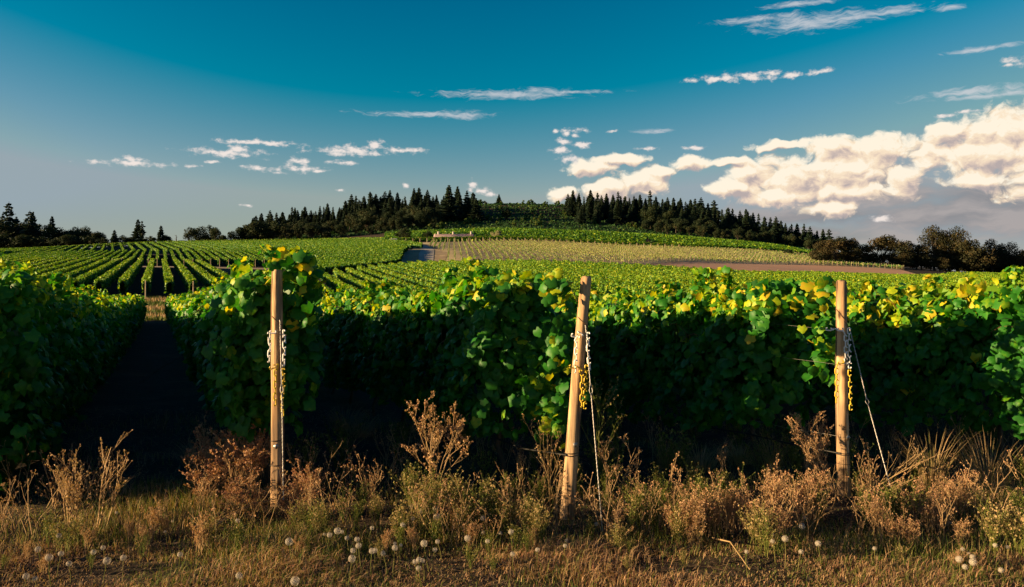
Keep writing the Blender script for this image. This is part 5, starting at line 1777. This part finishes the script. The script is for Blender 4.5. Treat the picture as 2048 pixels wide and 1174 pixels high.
DST, DSB = dandelion_parts()
DD = [(862, 1005, 1.3), (872, 1022, 1.3), (874, 1036, 1.35), (843, 1027, 1.0), (822, 1022, 0.9), (826, 1042, 0.8), (806, 1052, 1.0), (820, 1010, 0.8), (966, 1038, 1.0), (1002, 1027, 0.8), (1012, 1027, 0.8), (935, 1077, 1.1), (1022, 1068, 1.0),
      (848, 1085, 1.2), (790, 1094, 1.0), (875, 1082, 0.8), (870, 1098, 0.8), (675, 1068, 1.2), (659, 1077, 0.9), (694, 1081, 0.8), (714, 1082, 0.9), (717, 1093, 1.0), (706, 1103, 0.9), (704, 1118, 1.2), (744, 1102, 1.0), (750, 1101, 0.9), (766, 1106, 0.9), (578, 1089, 1.3),
      (590, 1160, 1.4), (478, 1150, 1.1), (475, 1042, 0.9), (233, 1018, 0.6), (118, 1068, 0.9), (98, 1108, 1.2), (122, 1101, 0.9), (138, 1120, 0.9), (214, 1116, 1.2), (187, 1096, 0.9), (206, 1087, 0.8), (247, 1108, 1.0), (76, 1094, 1.0), (52, 1145, 1.0), (70, 1150, 0.8),
      (360, 1104, 0.9), (345, 1040, 0.5), (330, 1058, 0.5), (838, 1118, 0.9), (830, 1122, 0.8), (845, 1120, 0.8), (837, 1135, 0.9), (975, 1085, 0.8), (1025, 1110, 0.8), (1075, 1103, 0.8), (1130, 1095, 0.7), (1230, 1052, 0.8), (1250, 1000, 0.6),
      (1604, 1056, 1.1), (1570, 1085, 1.1), (1636, 1092, 1.0), (1545, 1090, 0.8), (1535, 987, 0.7), (1398, 985, 0.7), (2006, 1028, 1.1), (1946, 1118, 1.2), (1918, 1112, 1.1), (1930, 1128, 0.9), (1945, 1105, 0.9), (2002, 1132, 0.9), (1925, 1090, 0.7), (1493, 1110, 0.7), (1602, 1110, 0.8)]
_r = random.Random(3)
DD += [(_r.uniform(640, 1330), _r.uniform(1010, 1090), _r.uniform(0.5, 0.8)) for _ in range(14)] + [(_r.uniform(1340, 2040), _r.uniform(1000, 1100), _r.uniform(0.5, 0.8)) for _ in range(12)]
DD = sorted(set(DD))
for i, (a_, b_, s_) in enumerate(DD):
    lift = 0.15 * min(1.1, s_) * (0.6 if b_ > 1130 else 1.0)
    # ball height above ground: solve for the distance at which it projects here
    Yv = F * (H0 - lift) / (b_ - 557)
    x = at(a_, Yv)
    where = 'left of the leftmost post' if a_ < 555 else 'between leftmost and middle posts' if a_ < 1150 else 'between middle and rightmost posts' if a_ < 1685 else 'right of the rightmost post'
    o = thing('dandelion_clock', f'white dandelion clock {where}, {nth(i)} of all counted from the left', 'dandelion', (x, Yv, h1(x, Yv) + lift), 'white dandelion clocks on the headland', rotz=i * 0.7, scale=1.0)
    b = ob('seed_ball', DSB, o)
    b.scale = (s_ * 0.66,) * 3
    st = ob('stem', DST, o)
    st.scale = (1, 1, lift / 0.24)
    o.rotation_euler = (0.15 * math.sin(i * 2.3), 0.18 * math.cos(i * 1.9), i)

# ------------------------------------------------------------------ grass and litter on the headland
def field_blades(seed, n, x0, x1, y0, y1, hmin, hmax, wd, tone, dt, mask=None, flat=0.5):
    r = np.random.default_rng(seed)
    Yv = y0 + (y1 - y0) * r.random(n)
    X_ = r.uniform(x0, x1, n) * (Yv / 5.5)
    if mask is not None:
        keep = r.random(n) < mask(X_, Yv)
        X_, Yv = X_[keep], Yv[keep]
        n = len(X_)
    a = r.uniform(0, 2 * PI, n)
    L = r.uniform(hmin, hmax, n) * (0.7 + 0.5 * np.sin(X_ * 3.1) * np.sin(Yv * 2.7 + 1))
    ln = np.stack([np.cos(a), np.sin(a)], 1) * (flat * r.random(n) + 0.1)[:, None]
    sd = np.stack([-np.sin(a), np.cos(a)], 1)
    b = np.stack([X_, Yv], 1)
    z0 = hgt(X_, Yv) - 0.005
    V = []
    for f, w_ in ((0, 1.0), (0.5, 0.8)):
        for s_ in (-1, 1):
            V.append(np.column_stack([b + ln * (L * f ** 1.5)[:, None] + sd * wd * w_ * s_, z0 + L * f]))
    V.append(np.column_stack([b + ln * L[:, None], z0 + L * (1 - 0.35 * flat)]))
    V = np.stack(V, 1).reshape(-1, 3)
    T = (np.array([(0, 1, 3), (0, 3, 2), (2, 3, 4)])[None] + (np.arange(n) * 5)[:, None, None]).reshape(-1, 3)
    return V, T, np.repeat(np.clip(tone + dt * r.standard_normal(n), 0.02, 0.98), 5)


A = Acc()
pt = lambda X_, Y_: np.clip(0.5 + 0.5 * np.sin(X_ * 1.9 + 0.5) * np.sin(Y_ * 2.3) + 0.3 * np.sin(X_ * 5.1) * np.sin(Y_ * 4.3), 0.08, 1)
pt2 = lambda X_, Y_: np.clip(0.55 + 0.6 * np.sin(X_ * 2.9 + 1.7 * np.sin(Y_ * 3)) * np.sin(Y_ * 5.3 + X_), 0.05, 1)
for args in [(61, 42000, -4.2, 4.6, 4.1, 5.25, 0.03, 0.14, 0.0019, 0.76, 0.12, pt2, 1.1), (62, 30000, -4.2, 4.6, 4.1, 5.5, 0.04, 0.14, 0.0016, 0.20, 0.08, pt, 0.7), (66, 22000, -4.2, 4.6, 4.1, 5.3, 0.03, 0.10, 0.0019, 0.85, 0.08, pt2, 1.3),
             (63, 34000, -4.2, 4.6, 5.0, 6.6, 0.04, 0.19, 0.0015, 0.60, 0.12, pt, 0.6), (64, 26000, -4.2, 4.6, 5.0, 6.8, 0.05, 0.20, 0.0018, 0.20, 0.08, pt, 0.45),
             (65, 22000, -4.2, 5.0, 6.3, 11.0, 0.04, 0.20, 0.0022, 0.40, 0.16, pt, 0.9)]:
    A.add(*field_blades(*args))
ob('grass', A.mesh('grass', M_dry), kind='stuff')
# flat straw litter, seeds and clods
r = np.random.default_rng(70)
A = Acc()
n = 16000
Yv = r.uniform(4.1, 12, n)
X_ = r.uniform(-4.2, 4.8, n) * Yv / 5.5
a = r.uniform(0, 2 * PI, n)
L = r.uniform(0.02, 0.12, n)
d = np.stack([np.cos(a), np.sin(a), r.normal(0, 0.15, n)], 1) * L[:, None]
s = np.stack([-np.sin(a), np.cos(a), np.zeros(n)], 1) * 0.0016
p0 = np.column_stack([X_, Yv, hgt(X_, Yv) + 0.008 + 0.02 * r.random(n)])
V = np.stack([p0 - s, p0 + s, p0 + d + s, p0 + d - s], 1).reshape(-1, 3)
A.add(V, np.arange(n * 4).reshape(n, 4), np.repeat(r.uniform(0.45, 0.85, n), 4))
ob('straw_litter', A.mesh('straw_litter', M_dry), kind='stuff')
A = Acc()
n = 5000
Yv = r.uniform(4.1, 14, n)
X_ = r.uniform(-4.4, 5, n) * Yv / 5.5
CL = (np.array([(-0.5, -0.4, 0), (0.5, -0.5, 0), (0.4, 0.5, 0), (-0.5, 0.4, 0), (0.05, 0, 0.55)]), np.array([(0, 1, 4), (1, 2, 4), (2, 3, 4), (3, 0, 4)]))
scatter(A, CL[0], CL[1], np.column_stack([X_, Yv, hgt(X_, Yv) - 0.002]), np.array([0, 0, 1.0]) + r.normal(0, 0.25, (n, 3)), r.normal(0, 1, (n, 3)), 0.008 + 0.04 * r.random(n) ** 4, r.uniform(0, 1, n))
M_clod = simple('clod', (0.07, 0.052, 0.036), 0.95, 0.4, 40, 0.4, 12)
ob('gravel', A.mesh('gravel', M_clod), kind='stuff')
